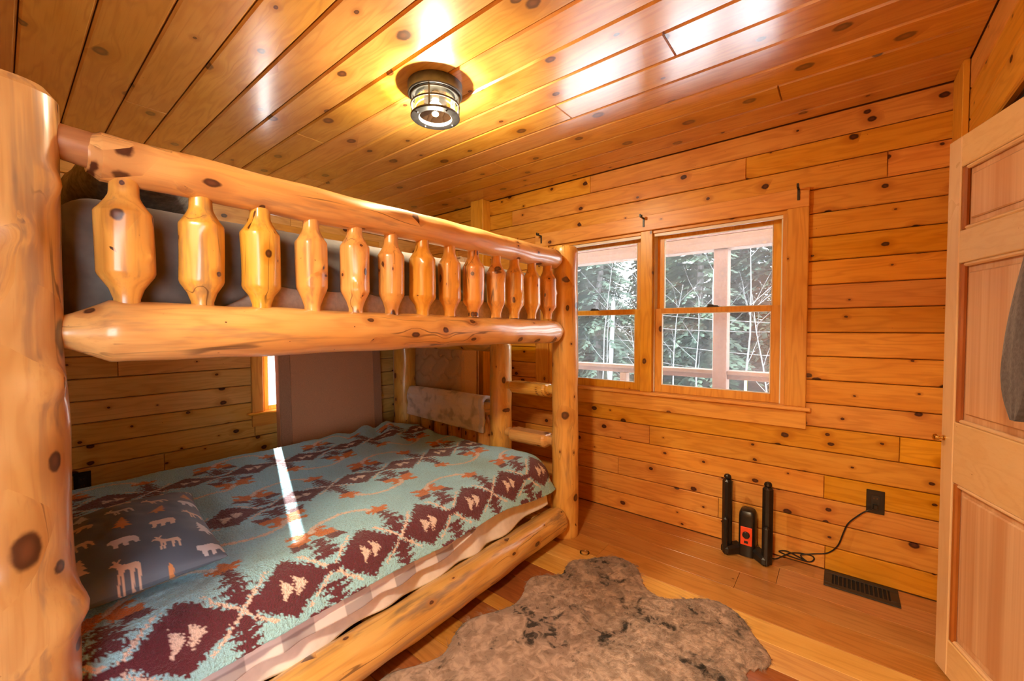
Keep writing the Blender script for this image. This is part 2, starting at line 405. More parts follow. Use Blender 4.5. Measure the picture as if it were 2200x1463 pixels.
WX0, WX1, WZ0, WZ1 = 1.535, 3.106, .855, 1.945     # rough opening, window wall
BY0, BY1, BZ0, BZ1 = -1.525, -.62, .675, 2.0       # opening, bunk-side wall
PT = .018
wall_back = shell('wall_back', ('x', -TH, XC+.7, -.02, H+.15, PT, TH), [(WX0, WX1, WZ0, WZ1)], 'y', 'window wall of knotty pine boards')
wall_left = shell('wall_left', ('y', YF-TH, PT, -.02, H+.15, -TH, -PT), [(BY0, BY1, BZ0, BZ1)], 'x', 'knotty pine wall behind the bunk bed')
CL0, CL1, CLH = -1.07, -.07, 2.02
wall_right = shell('wall_right', ('y', YF-TH, PT, -.02, H+.15, XC+PT, XC+.12), [(CL0, CL1, -.1, CLH)], 'x', 'knotty pine wall with the closet opening')
DX0, DX1, DZ1 = 2.45, 3.68, 2.12
wall_front = shell('wall_front', ('x', -TH, XC+.7, -.02, H+.15, YF-.14, YF-PT), [(DX0, DX1, -.1, DZ1)], 'y', 'pine wall at the head of the bunk with the doorway')

joints_back = {17: [1.159, 2.9], 18: [1.893], 16: [3.512, .8], 4: [2.345], 2: [2.122], 1: [2.776], 3: [3.29], 5: [3.581, 1.0], 0: [1.4, 3.3], 15: [.5], 6: [.7]}
for row in range(19):
    for (a0, a1) in split_run(0, XC, joints_back.get(row, [])):
        for r in rect_sub((a0, a1, row*PP, (row+1)*PP), (WX0, WX1, WZ0, WZ1)):
            if r[1]-r[0] < .02 or r[3]-r[2] < .01: continue
            obj('plank', *plank_geo((0, 2, 1), *r, 0, PT, -1), M_wx, wall_back)
zoff = .8882-7*PP    # board joints on the bunk-side wall sit at their own heights
joints_left = {4: [-1.579], 3: [-2.099], 2: [-1.1], 6: [-.35], 8: [-2.3], 16: [-1.3], 17: [-2.2, -.5]}
for row in range(-1, 20):
    b0, b1 = max(0, zoff+row*PP), min(H, zoff+(row+1)*PP)
    if b1-b0 < .012: continue
    for (a0, a1) in split_run(YF, 0, joints_left.get(row, [])):
        for r in rect_sub((a0, a1, b0, b1), (BY0, BY1, BZ0, BZ1)):
            if r[1]-r[0] < .02 or r[3]-r[2] < .01: continue
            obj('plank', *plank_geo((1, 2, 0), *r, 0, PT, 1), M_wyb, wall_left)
for row in range(19):
    b0, b1 = row*PP, (row+1)*PP
    for (a0, a1) in split_run(YF, -.19, [-1.9] if row % 2 else [-1.5]):
        for r in rect_sub((a0, a1, b0, b1), (CL0, CL1, -.1, CLH)):
            if r[1]-r[0] < .02 or r[3]-r[2] < .01: continue
            obj('plank', *plank_geo((1, 2, 0), *r, XC, PT, -1), M_wy, wall_right)
for row in range(19):
    for r in rect_sub((0, XC, row*PP, (row+1)*PP), (DX0, DX1, -.1, DZ1)):
        if r[3]-r[2] < .01: continue
        obj('plank', *plank_geo((0, 2, 1), *r, YF, PT, 1), M_wx, wall_front)

# ceiling: wide boards with open V joints
ceiling = box('ceiling', (-TH, XC+.7, YF-1.75, TH, H+.018, H+.12), M_gap); tag(ceiling, 'varnished knotty pine board ceiling', 'ceiling', kind='structure')
CP = .1701
ce = [0, -.116]
while ce[-1] > YF: ce.append(max(YF, ce[-1]-CP))
cj = {6: [2.8], 5: [2.21], 7: [.234], 3: [1.5], 9: [.9], 2: [3.1], 11: [2.9], 13: [.6]}
for i in range(len(ce)-1):
    if ce[i]-ce[i+1] < .01: continue
    for (a0, a1) in split_run(0, XC, cj.get(i, [])):
        obj('ceiling_board', *plank_geo((0, 1, 2), a0, a1, ce[i+1], ce[i], H, .018, -1, .0075), M_cx, ceiling)
# floor
floor = box('floor', (-TH, XC+.7, YF-1.75, TH, -.12, -.02), M_gap); tag(floor, 'mixed-tone wooden board floor', 'floor', kind='structure')
fe = [0, -.13, -.31, -.48, -.65, -.79, -.93, -1.08, -1.25, -1.33, -1.49, -1.63, -1.74, -1.9, -2.05, -2.2, -2.36, -2.5, -2.66, -2.8, YF]
ft = 'mmmmppddpddmdmpdmdmd'
for i in range(len(fe)-1):
    js = [rnd.uniform(.4, 1.6), rnd.uniform(2.2, 3.6)] if i not in (0, 4, 6) else [rnd.uniform(.3, 1.0)]
    for k, (a0, a1) in enumerate(split_run(0, XC, js)):
        mt = {'p': M_fp, 'm': M_fm, 'd': M_fd}[ft[i]]
        if k == 1 and i in (8, 10): mt = M_fm
        obj('floor_board', *plank_geo((0, 1, 2), a0, a1, fe[i+1], fe[i], 0, .02, 1, .0012), mt, floor)
# hall behind the camera, closet behind the folding door
hall = MB()
hall.add(*cbox(1.6, 1.66, YF-1.7, YF-.14, 0, H)); 
for (a0, a1, b0, b1) in rect_sub((YF-1.7, YF-.14, 0, H), (YF-1.60, YF-.22, .40, 2.1)): hall.add(*cbox(4.4, 4.46, a0, a1, b0, b1))
hall.add(*cbox(1.6, 4.46, YF-1.76, YF-1.7, 0, H))
win_fill = empty('window_hall_fill', (4.4, YF-.9, .40), 'tall window added in the unseen hallway to light the bunk', 'window', kind='structure')  # unseen window, added to send daylight in under the bunk

tag(hall.build('wall_hall', M_wy), 'pine hallway walls outside the doorway', 'wall', kind='structure')
tag(box('floor_hall', (1.6, 4.46, YF-1.7, YF, -.02, 0), M_fm), 'hallway floor', 'floor', kind='structure')
cb = MB(); cb.add(*cbox(4.35, 4.4, -1.3, 0, 0, H)); cb.add(*cbox(XC+.12, 4.35, -1.35, -1.3, 0, H)); cb.add(*cbox(XC+.12, 4.35, -1.3, 0, -.02, 0))
tag(cb.build('wall_closet', M_wy), 'closet interior boards behind the folding door', 'wall', kind='structure')

# corner and exposed posts
tag(box('trim_1', (.768, .916, -.10, .0, 0, H), M_wz, c=.004), 'square pine post boxed against the window wall behind the bunk', 'trim', kind='structure')
tag(box('trim_2', (XC-.022, XC, -.19, -.0, 0, H), M_wz, c=.003), 'vertical pine corner board between window wall and closet', 'trim', kind='structure')

# ------------------------------------------------------------------ windows
def sash(parent, x0, x1, z0, z1, y0, fw, fb, ft_, pl='x', th=.032):
    """frame of four members as one mesh + pane; pl: the wall runs along x or along y"""
    def bx(a0, a1, z0_, z1_, d0, d1, c=.002):
        return cbox(a0, a1, d0, d1, z0_, z1_, c) if pl == 'x' else cbox(d0, d1, a0, a1, z0_, z1_, c)
    m = MB(); d0, d1 = (y0, y0+th) if pl == 'x' else (y0-th, y0)
    m.add(*bx(x0, x0+fw, z0, z1, d0, d1)); m.add(*bx(x1-fw, x1, z0, z1, d0, d1))
    m.add(*bx(x0+fw, x1-fw, z0, z0+fb, d0, d1)); m.add(*bx(x0+fw, x1-fw, z1-ft_, z1, d0, d1))
    s = m.build('sash', M_wz, parent)
    b = MB(); e = .005; q0, q1 = (d0-.001, d0+.012) if pl == 'x' else (d1-.012, d1+.001)
    gx0, gx1, gz0, gz1 = x0+fw, x1-fw, z0+fb, z1-ft_
    b.add(*bx(gx0, gx0+e, gz0, gz1, q0, q1, .0008)); b.add(*bx(gx1-e, gx1, gz0, gz1, q0, q1, .0008))
    b.add(*bx(gx0+e, gx1-e, gz0, gz0+e, q0, q1, .0008)); b.add(*bx(gx0+e, gx1-e, gz1-e, gz1, q0, q1, .0008))
    b.build('glazing_bead', M_vinyl, s)
    dm = (d0+d1)/2
    obj('pane', *bx(gx0, gx1, gz0, gz1, dm-.002, dm+.002, .0005), M_glass, s)
    return s
win = empty('window_1', (2.3, 0, .85), 'double-hung pair of windows facing the porch, pine casing', 'window', kind='structure')
box('head_casing', (1.414, 3.205, -.022, 0, 1.945, 2.047), M_tx, win)
box('side_casing', (1.414, 1.535, -.02, 0, .865, 1.945), M_wz, win)
box('side_casing', (3.106, 3.205, -.02, 0, .865, 1.945), M_wz, win)
box('stool', (1.395, 3.228, -.045, .05, .845, .865), M_tx, win, .005)
box('apron', (1.414, 3.208, -.02, 0, .745, .845), M_tx, win)
box('mullion_casing', (2.28, 2.36, -.012, TH, .865, 1.945), M_wz, win)
box('head_jamb', (1.535, 3.106, 0, TH, 1.925, 1.945), M_tx, win, .001)
box('side_jamb', (1.535, 1.555, 0, TH, .865, 1.925), M_wz, win, .001); box('side_jamb', (3.086, 3.106, 0, TH, .865, 1.925), M_wz, win, .001)
box('sill', (1.535, 3.106, .05, TH+.03, .825, .865), M_tx, win)
for (a, b) in ((1.555, 2.28), (2.36, 3.086)):
    lo = sash(win, a+.008, b-.008, .866, 1.425, .028, .044, .05, .032)
    sash(win, a+.008, b-.008, 1.393, 1.922, .068, .044, .032, .032)
    cx = (a+b)/2; k = MB(); k.add(*cbox(cx-.035, cx+.035, .03, .052, 1.425, 1.432, .001)); k.add(*cbox(cx-.03, cx+.005, .032, .046, 1.432, 1.442, .002)); k.add(*cbox(cx-.005, cx+.028, .036, .044, 1.43, 1.437, .002))
    k.build('sash_lock', M_blackm, lo)
    for xs in (a, b-.008): box('jamb_liner', (xs, xs+.008, .022, .11, .866, 1.922), M_vinyl, win, .001)
    box('stop_bead', (a, b, .012, .026, 1.905, 1.925), M_vinyl, win, .001)
win2 = empty('window_2', (0, -1.07, .67), 'window on the bunk wall half hidden by the box spring', 'window', kind='structure')
box('side_casing', (0, .02, -1.60, -1.525, .685, 2.0), M_wz, win2); box('side_casing', (0, .02, -.62, -.53, .685, 2.0), M_wz, win2)
box('head_casing', (0, .022, -1.60, -.53, 2.0, 2.09), M_ty, win2)
box('stool', (-.05, .04, -1.63, -.51, .668, .685), M_ty, win2, .004); box('apron', (0, .02, -1.60, -.53, .582, .668), M_ty, win2)
box('side_jamb', (-TH, 0, -1.525, -1.507, .685, 2.0), M_wz, win2, .001); box('side_jamb', (-TH, 0, -.64, -.62, .685, 2.0), M_wz, win2, .001)
box('head_jamb', (-TH, 0, -1.507, -.64, 1.98, 2.0), M_ty, win2, .001); box('sill', (-TH-.03, -.05, -1.525, -.62, .65, .685), M_ty, win2)
sash(win2, -1.505, -.642, .686, 1.35, -.03, .030, .03, .03, 'y'); sash(win2, -1.505, -.642, 1.32, 1.98, -.07, .030, .03, .035, 'y')

sash(win_fill, YF-1.60, YF-.22, .40, 2.1, 4.45, .03, .04, .03, 'y')
# curtain-rod brackets
def bracket(px, py, lab):
    p = on(px, py, 1, -.022); m = MB(); x, z = p.x, p.z
    m.add(*cbox(x-.006, x+.006, -.026, -.0222, z-.055, z+.005, .001))
    m.add(*cbox(x-.005, x+.005, -.085, -.024, z-.002, z+.006, .001))
    m.add(*cbox(x-.005, x+.005, -.089, -.081, z-.002, z+.018, .001)); m.add(*cbox(x-.005, x+.005, -.066, -.058, z+.004, z+.018, .001))
    o = m.build('curtain_bracket', M_blackm); tag(o, lab, 'bracket', 'curtain rod brackets on the head casing')
    s = MB(); s.add(*tube([(x, -.0275, z-.045), (x, -.0255, z-.045)], [.003, .003], 8)); s.build('screw', M_blackm, o)
bracket(1163, 508, 'black curtain-rod bracket on the window casing end beside the bunk bed')
bracket(1383, 470, 'black curtain-rod bracket above the mullion between the two windows')
bracket(1716, 408, 'black curtain-rod bracket on the casing end toward the closet door')

# ------------------------------------------------------------------ folding closet door
door = empty('door_1', (3.789, -.09, 0), 'folding pine closet door with tall panels', 'door', kind='structure')
def leaf(p0, ang, w, s):
    """leaf standing on p0, running along ang; s = side of the room face"""
    d = Vector((math.sin(ang), -math.cos(ang), 0)); nrm = Vector((-d.y, d.x, 0))*s; th = .034
    def part(a0, a1, z0, z1, n0, n1, c=.003):
        V, F = cbox(a0, a1, n0, n1, z0, z1, c)
        Vn = [Vector(p0)+d*v[0]+nrm*v[1]+Vector((0,0,v[2])) for v in V]
        if s*1 < 0 or True:
            e = (d.cross(nrm)).z
            if e < 0: F = [f[::-1] for f in F]
        return Vn, F
    z0, z1 = .012, 1.975; sw = .068
    lf = obj('door_leaf', *part(0, sw, z0, z1, -th, 0), M_dz, door)
    obj('stile', *part(w-sw, w, z0, z1, -th, 0), M_dz, lf)
    for (a, b) in ((z0, .15), (.735, .955), (1.525, 1.64), (1.865, z1)): obj('rail', *part(sw, w-sw, a, b, -th, -.0005), M_dy, lf)
    for (a, b) in ((.15, .735), (.955, 1.525), (1.64, 1.865)):
        obj('panel', *part(sw, w-sw, a, b, -th*.8, -th*.55), M_dpan, lf)
        obj('raised_field', *part(sw+.035, w-sw-.035, a+.035, b-.035, -th*.55-.001, -.011, .010), M_dpan, lf)
        m = MB()
        m.add(*part(sw, sw+.022, a, b, -th*.55-.001, -.003, .005)); m.add(*part(w-sw-.022, w-sw, a, b, -th*.55-.001, -.003, .005)); m.build('bead', M_dmold, lf)
        m = MB(); m.add(*part(sw+.022, w-sw-.022, a, a+.014, -th*.55-.001, -.002, .005)); m.add(*part(sw+.022, w-sw-.022, b-.014, b, -th*.55-.001, -.002, .005)); m.build('bead', M_dy, lf)
    return lf, d, nrm
lf2, d2, n2 = leaf((3.65, -.522, 0), math.radians(18), .50, -1)
kb = Vector((3.65, -.522, .885))+d2*.02
k = MB()
prof = [(.0, 0), (.010, 0), (.010, .003), (.005, .006), (.005, .014), (.010, .018), (.013, .024), (.011, .031), (.005, .034), (0, .034)]
V, F = lathe((0,0,0), prof, 16); q = Vector((0,0,1)).rotation_difference(n2); k.add([kb + q @ Vector(v) for v in V], F)
k.build('knob', M_brass, lf2, True)
leaf((3.785, -.078, 0), math.radians(-17), .44, -1)
M_track = M_blackm
box('track', (3.775, 3.80, CL0, CL1, 1.995, 2.019), M_blackm, door, .001)
# garment hung on the leaf
jp = Vector((3.65, -.522, 0))+d2*.475+n2*.006
gar = empty('hanging_jacket', (jp.x, jp.y, 1.04), 'dark grey fleece garment hanging on the closet door', 'jacket')
Vg = []; ng = 40; mg = 36
for i in range(ng):
    tt = i/(ng-1); z = 1.64-.60*tt
    wd = .016+.060*math.sin(min(1, tt*1.25)*PI/2)**1.3 - .03*max(0, tt-.8)/.2; dp = .014+.022*math.sin(min(1, tt*1.3)*PI/2)
    if tt > .86: wd *= 1-.6*((tt-.86)/.14)**2
    for j in range(mg):
        th = 2*PI*j/mg; f = 1+.10*math.sin(5*th+tt*3)*tt+.05*math.sin(11*th+2)*tt
        Vg.append(jp + d2*(wd*f*math.cos(th)) + n2*(dp+.004+dp*f*math.sin(th)) + Vector((0,0,z)))
Fg = [(i*mg+j, i*mg+(j+1)%mg, (i+1)*mg+(j+1)%mg, (i+1)*mg+j) for i in range(ng-1) for j in range(mg)]
Fg += [tuple(range(mg))[::-1], tuple(range((ng-1)*mg, ng*mg))]
obj('cloth', Vg, Fg, M_jack, gar, True)
hk = MB(); hk.add(*tube([jp+Vector((0,0,1.620))-n2*.005, jp+Vector((0,0,1.620))+n2*.03, jp+Vector((0,0,1.635))+n2*.05, jp+Vector((0,0,1.660))+n2*.052], [.005]*4, 10))
hook = hk.build('coat_hook', M_blackm); tag(hook, 'small black hook on the closet door holding the grey garment', 'hook')

# ------------------------------------------------------------------ ceiling lantern
LC = (1.870, -1.453)
cl = empty('ceiling_light', (LC[0], LC[1], H-.17), 'dark metal caged lantern with clear glass and a lit bulb on the ceiling', 'ceiling light')
def ring(r0, r1, z0, z1, n=48, ch=.003):
    return lathe((LC[0], LC[1], 0), [(r1, z0+ch), (r1, z1-ch), (r1-ch, z1), (r0+ch, z1), (r0, z1-ch), (r0, z0+ch), (r0+ch, z0), (r1-ch, z0), (r1, z0+ch)], n)
def rev(VF): return VF[0], [f[::-1] for f in VF[1]]
zt = H
cn = lathe((LC[0], LC[1], 0), [(.0, zt-.001), (.124, zt-.001), (.124, zt-.046), (.119, zt-.050), (.108, zt-.050), (.108, zt-.030), (.0, zt-.028)], 56)
obj('canopy', cn[0], [f[::-1] for f in cn[1]], M_pewter, cl, True)
for (r, z) in ((.106, zt-.054), (.109, zt-.094)):
    a = [(LC[0]+r*math.cos(2*PI*k/48), LC[1]+r*math.sin(2*PI*k/48), z) for k in range(48)]; m = MB()
    m.add(*tube(a+[a[0]], [.0042]*49, 8, False)); m.build('cage_ring', M_pewter, cl, True)
obj('bottom_ring', *rev(ring(.073, .112, zt-.148, zt-.138, 56)), M_pewter, cl, False)
for k in range(4):
    th = math.radians(35+90*k); x, y = LC[0]+.109*math.cos(th), LC[1]+.109*math.sin(th)
    m = MB(); m.add(*tube([(x, y, zt-.05), (x, y, zt-.141)], [.0035]*2, 8)); m.build('cage_bar', M_pewter, cl, True)
    m = MB(); th += math.radians(45); x, y = LC[0]+.093*math.cos(th), LC[1]+.093*math.sin(th); m.add(*lathe((x, y, zt-.153), [(0, 0), (.003, .001), (.004, .004), (.004, .006)], 10)); m.build('screw', M_pewter, cl, True)
V, F = lathe((LC[0], LC[1], 0), [(.092, zt-.050), (.092, zt-.135), (.086, zt-.1395), (.0, zt-.1395)], 48); obj('glass_shade', V, F, M_lglass, cl, True)
V, F = lathe((LC[0], LC[1], 0), [(.0, zt-.03), (.017, zt-.03), (.017, zt-.062), (0, zt-.062)], 20); obj('socket', V, F, M_white, cl, True)
V, F = lathe((LC[0], LC[1], 0), [(.013, zt-.060), (.015, zt-.072), (.030, zt-.088), (.036, zt-.102), (.034, zt-.118), (.022, zt-.1285), (0, zt-.132)], 24); obj('bulb', V, F, M_bulb, cl, True)
ld = bpy.data.lights.new('bulb_light', 'POINT'); ld.energy = LAMP_W; ld.color = (1, .86, .60); ld.shadow_soft_size = .03
lo = bpy.data.objects.new('bulb_light', ld); COL.objects.link(lo); lo.parent = cl; lo.location = (0, 0, .17-.135)
# hall lamp, added out of view as warm fill for the room
hl = empty('hall_fill_fixture', (3.1, YF-.85, H-.07), 'round frosted ceiling light added in the unseen hallway as fill', 'ceiling light')
V, F = lathe((3.1, YF-.85, 0), [(0, H), (.15, H), (.15, H-.03), (.14, H-.034), (0, H-.034)], 40); obj('base', V, F, M_white, hl, True)
V, F = lathe((3.1, YF-.85, 0), [(.138, H-.034), (.125, H-.058), (.07, H-.075), (0, H-.08)], 40); obj('shade', V, F, emit('fill_lamp_glow', (1, .86, .68), 8), hl, True)
hd = bpy.data.lights.new('hall_fill_light', 'AREA'); hd.shape = 'DISK'; hd.size = .28; hd.energy = HALL_FILL_W; hd.color = (1, .78, .48)
ho = bpy.data.objects.new('hall_fill_light', hd); COL.objects.link(ho); ho.parent = hl; ho.location = (0, 0, -.015)

# ------------------------------------------------------------------ bunk bed
BX, YN, YFT = 2.0, -2.75, -.53     # room-side rail line, head posts, foot posts
bunk = empty('bunk_bed', (1.19, -1.64, 0), 'peeled cedar log bunk bed with carved balusters and end ladder', 'bunk bed')
def post(x, y, r0, r1, z1, mat, seed, bumps=(), n=40, m=70, name='post', ch=.02, z0=.0):
    zs = list(np.linspace(z0+.012, z1-ch, m)); P = [(x, y, z0), *[(x+.006*mnoise.noise(Vector((z*1.5, seed, 0))), y+.006*mnoise.noise(Vector((z*1.5, seed, 9))), z) for z in zs], (x, y, z1)]
    R = [r0*.94] + [r0+(r1-r0)*(z-z0)/(z1-z0) for z in zs] + [r1*.86]
    m_ = MB(); m_.add(*tube(P, R, n, True, .07, seed, 0, bumps)); return m_.build(name, mat, bunk, True)
# angle 0 of the tube frame: a = t x ref ; ref=x for vertical -> a = z x x = y ; b = z x y = -x
ang = lambda dx, dy: math.atan2(-dx, dy)
post(BX, YN, .112, .104, 1.80, M_lpost, 3, [(1.19, ang(.75,.66), .022, .035), (1.49, ang(.9,.45), .012, .03), (.69, ang(.5,.85), .03, .045), (1.6, ang(.6,.8), .016, .03), (.81, ang(1,.1), .008, .03)], n=56, m=110)
post(2.005, YFT, .082, .078, 1.80, M_lz, 5, [(.55, ang(.4,-.9), .008, .04)])
post(1.477, YFT, .079, .075, 1.19, M_lz, 8)
post(.38, YFT, .095, .09, 1.80, M_lz, 11); post(.38, YN, .095, .09, 1.80, M_lz, 12)
def rail(P0, P1, r0, r1, mat, seed, name='rail', t0=(.0, .5), t1=(.0, .5), n=36, m=60, bumps=(), wob=.09, parent=None):
    """log from P0 to P1 with a carved shoulder (length, tip ratio) at each end"""
    P0, P1 = Vector(P0), Vector(P1); L = (P1-P0).length; d = (P1-P0)/L; P = []; R = []
    ss = sorted(set([0, .004] + [t0[0]*k/5 for k in range(6)] + list(np.linspace(max(.004, t0[0]), L-max(.004, t1[0]), m)) + [L-t1[0]*k/5 for k in range(6)] + [L-.004, L]))
    for s in ss:
        r = r0+(r1-r0)*s/L
        if t0[0] and s < t0[0]: r *= t0[1]+(1-t0[1])*(s/t0[0])**1.2
        if t1[0] and L-s < t1[0]: r *= t1[1]+(1-t1[1])*((L-s)/t1[0])**.5
        q = P0+d*s + Vector((0,0,1))*.008*mnoise.noise(Vector((s*1.2, seed*3.3, 1)))
        P.append(q); R.append(max(r, .004))
    m_ = MB(); m_.add(*tube(P, R, n, True, wob, seed, 0, bumps)); return m_.build(name, mat, parent or bunk, True)
# guard rail (top), bunk side rail, lower side log
rail((BX, -2.605, 1.700), (BX, -.605, 1.712), .055, .056, M_ly, 21, 'guard_rail', (.022, .75), (.045, .45), m=90)
rail((BX, -2.70, 1.715), (BX, -2.58, 1.702), .034, .042, M_bev, 22, 'tenon', m=10, wob=.02)
rail((BX, -2.66, 1.292), (BX, -.605, 1.276), .073, .064, M_ly, 24, 'side_rail', (.085, .45), (.05, .45), m=90)
rail((BX+.01, -2.66, .125), (BX+.01, -.615, .128), .082, .078, M_llow, 27, 'side_log', (0, 1), (.03, .8), m=90, bumps=[(.6, 2.2, .012, .03), (1.02, 2.0, .012, .03), (.25, 2.0, .01, .03)])
for k, y in enumerate([-2.542, -2.391, -2.246, -2.096, -1.943, -1.792, -1.642, -1.492, -1.343, -1.18, -1.034, -.879, -.722]):
    sd_ = random.Random(k+40); w = .051*sd_.uniform(.93, 1.06)*(1.1 if k == 0 else 1); zb, ztp = 1.350, 1.665; za, zc = 1.430+sd_.uniform(-.006, .006), 1.582+sd_.uniform(-.006, .006)
    zs = [zb, zb+.02, zb+.045, za-.008, za, za+.004]+list(np.linspace(za+.012, zc-.012, 14))+[zc-.004, zc, zc+.012, zc+.028, zc+.040, zc+.048, ztp]
    rs = [.026, .025, .033, w*.95, w*1.0, w*1.0]+[w*1.0]*14+[w*1.0, w*.98, w*.82, w*.64, w*.54, w*.52, w*.5]
    m_ = MB(); facet_n = 8
    m_.add(*tube([(BX, y, z) for z in zs], rs, 40, True, .075, k+50, .03, [(sd_.uniform(.08, .23), ang(.8, sd_.uniform(-.6, .6)), .008, .014)] if k % 3 != 2 else ()))
    m_.build('baluster', M_bal, bunk, True)
# ends
rail((.40, YFT, 1.205), (1.425, YFT, 1.195), .072, .066, M_lx, 31, 'end_rail', (.03, .6), (.07, .4))
rail((1.54, YFT, 1.25), (1.94, YFT, 1.25), .056, .056, M_lx, 32, 'end_rail', (.05, .5), (.05, .5), m=20)
rail((.45, YFT, .72), (1.42, YFT, .715), .046, .046, M_lx, 33, 'footboard_rail', (.06, .6), (.06, .6))
for k in range(6):
    x = .52+.16*k; zs = [.23, .27, .30, .34]+list(np.linspace(.36, .60, 10))+[.615, .645, .66, .70]
    rs = [.028, .028, .04, .05]+[.052]*10+[.05, .034, .028, .027]
    m_ = MB(); m_.add(*tube([(x, YFT, z) for z in zs], rs, 28, True, .05, k+80, .03)); m_.build('baluster', M_bal, bunk, True)
rail((.44, YFT, .20), (1.94, YFT, .20), .07, .07, M_lx, 34, 'end_log'); rail((.44, YN, .20), (1.94, YN, .20), .07, .07, M_lx, 35, 'end_log')
rail((.44, YN, 1.25), (1.94, YN, 1.25), .065, .065, M_lx, 36, 'end_rail'); rail((.44, YN, 1.70), (1.94, YN, 1.70), .05, .05, M_lx, 37, 'end_rail')
rail((.38, -2.68, .125), (.38, -.60, .125), .075, .075, M_ly, 38, 'side_log'); rail((.38, -2.68, 1.28), (.38, -.60, 1.28), .065, .065, M_ly, 39, 'side_rail')
# ladder rungs: half logs with a flat top
def rung(z, r, seed):
    P0, P1 = Vector((1.545, YFT-.005, z)), Vector((1.93, YFT-.005, z)); V = []; F = []; n = 24
    ss = [0, .03, .045, .06, .2, .32, .335, .35, .385]; rr = [.55, .55, .8, 1, 1, 1, .85, .55, .55]
    for s, q in zip(ss, rr):
        for k in range(n):
            th = 2*PI*k/n; y = math.cos(th)*r*q*1.15; zz = math.sin(th)*r*q
            zz = min(zz, r*.62); V.append((P0.x+s, P0.y+y, z+zz))
    for i in range(len(ss)-1):
        for k in range(n): F.append((i*n+k, i*n+(k+1)%n, (i+1)*n+(k+1)%n, (i+1)*n+k))
    F += [tuple(range(n))[::-1], tuple(range((len(ss)-1)*n, len(ss)*n))]
    obj('ladder_rung', V, F, M_lx, bunk)
rung(.905, .05, 1); rung(.578, .056, 2); rung(.25, .055, 3)
# slats
for k in range(9):
    y = -2.5+.22*k
    box('slat', (.40, 1.98, y-.045, y+.045, 1.255, 1.275), M_lx, bunk); box('slat', (.40, 1.98, y-.045, y+.045, .155, .175), M_lx, bunk)

# ------------------------------------------------------------------ mattresses and bedding
def fbm(x, y, s, seed=0): return mnoise.fractal(Vector((x*s, y*s, seed*3.7)), 1.0, 2.0, 3)
def soft_box(name, x0, x1, y0, y1, z0, z1, r, mat, parent=None, nx=40, ny=50, nz=10, wr=.004, seed=0):
    bm = bmesh.new(); bmesh.ops.create_cube(bm, size=1)
    for v in bm.verts: v.co = Vector(((x0+x1)/2+v.co.x*(x1-x0), (y0+y1)/2+v.co.y*(y1-y0), (z0+z1)/2+v.co.z*(z1-z0)))
    bmesh.ops.bevel(bm, geom=list(bm.edges), offset=r, segments=5, profile=.5, affect='EDGES')
    bmesh.ops.subdivide_edges(bm, edges=[e for e in bm.edges if e.calc_length() > .1], cuts=12, use_grid_fill=True)
    bmesh.ops.triangulate(bm, faces=[f for f in bm.faces if len(f.verts) > 4])
    for v in bm.verts:
        k = wr*fbm(v.co.x+v.co.z, v.co.y, 5, seed); v.co += v.normal*k if v.normal.length else Vector((0,0,k))
    V = [tuple(v.co) for v in bm.verts]; bm.verts.index_update(); F = [tuple(w.index for w in f.verts) for f in bm.faces]; bm.free()
    return obj(name, V, F, mat, parent, True)
um = soft_box('upper_mattress', .47, 1.915, -2.625, -.635, 1.276, 1.60, .05, M_beige, seed=1)
tag(um, 'tan mattress on the upper bunk under a charcoal sheet', 'mattress')
lm = soft_box('lower_mattress', .47, 1.925, -2.63, -.64, .176, .47, .06, M_sheet, seed=2, wr=.006)
tag(lm, 'white-covered mattress on the lower bunk', 'mattress')
def drape(name, prof, ys, zfun, mat, label, cat, thick=.004, group=None, hemfun=None, cols=None, jit=0):
    """cloth sheet over a bed: prof(y) -> list of (x, z) across, swept along ys; zfun adds folds"""
    rows = []
    for y in ys: rows.append(prof(y))
    nu = len(ys); nv = len(rows[0]); V = []
    for i, y in enumerate(ys):
        for j, (x, z) in enumerate(rows[i]):
            V.append(zfun(x, y, z, j/(nv-1)))
    F = grid_faces(nu, nv)
    o = obj(name, V, F, mat, None, True)
    s = o.modifiers.new('thickness', 'SOLIDIFY'); s.thickness = thick; s.offset = -1
    tag(o, label, cat, group); return o, nu, nv
# charcoal fitted sheet on the upper mattress: top, room side, with the hem ridden up toward the foot
def arc_path(pts, n):
    """resample a polyline evenly"""
    L = [0]
    for a, b in zip(pts[:-1], pts[1:]): L.append(L[-1]+math.dist(a, b))
    out = []
    for k in range(n):
        s = L[-1]*k/(n-1); i = max(q for q in range(len(L)) if L[q] <= s+1e-9); i = min(i, len(pts)-2)
        f = (s-L[i])/(L[i+1]-L[i]) if L[i+1] > L[i] else 0
        out.append((pts[i][0]+(pts[i+1][0]-pts[i][0])*f, pts[i][1]+(pts[i+1][1]-pts[i][1])*f))
    return out
def round_corner(cx, cz, r, a0, a1, n=8): return [(cx+r*math.cos(a0+(a1-a0)*k/n), cz+r*math.sin(a0+(a1-a0)*k/n)) for k in range(n+1)]
def sheet_prof(y):
    e = max(0, 1-((y+2.645)/.07))if y < -2.575 else (max(0, 1-((-.615-y)/.06)) if y > -.675 else 0)
    e = min(1, e); zt_ = 1.622-.05*(1-math.sqrt(max(0, 1-e*e))); inx = .05*(1-math.sqrt(max(0, 1-e*e)))
    hem = 1.30 if y < -2.45 else 1.30+.13*min(1, (y+2.45)/.25)
    hem += .012*mnoise.noise(Vector((y*7, 0, 0)))
    pts = [(.46, 1.45)]+round_corner(.51, zt_-.05, .05, PI, PI/2)+round_corner(1.93-.055-inx, zt_-.055, .055, PI/2, 0)+[(1.928-inx, hem)]
    return arc_path(pts, 120)
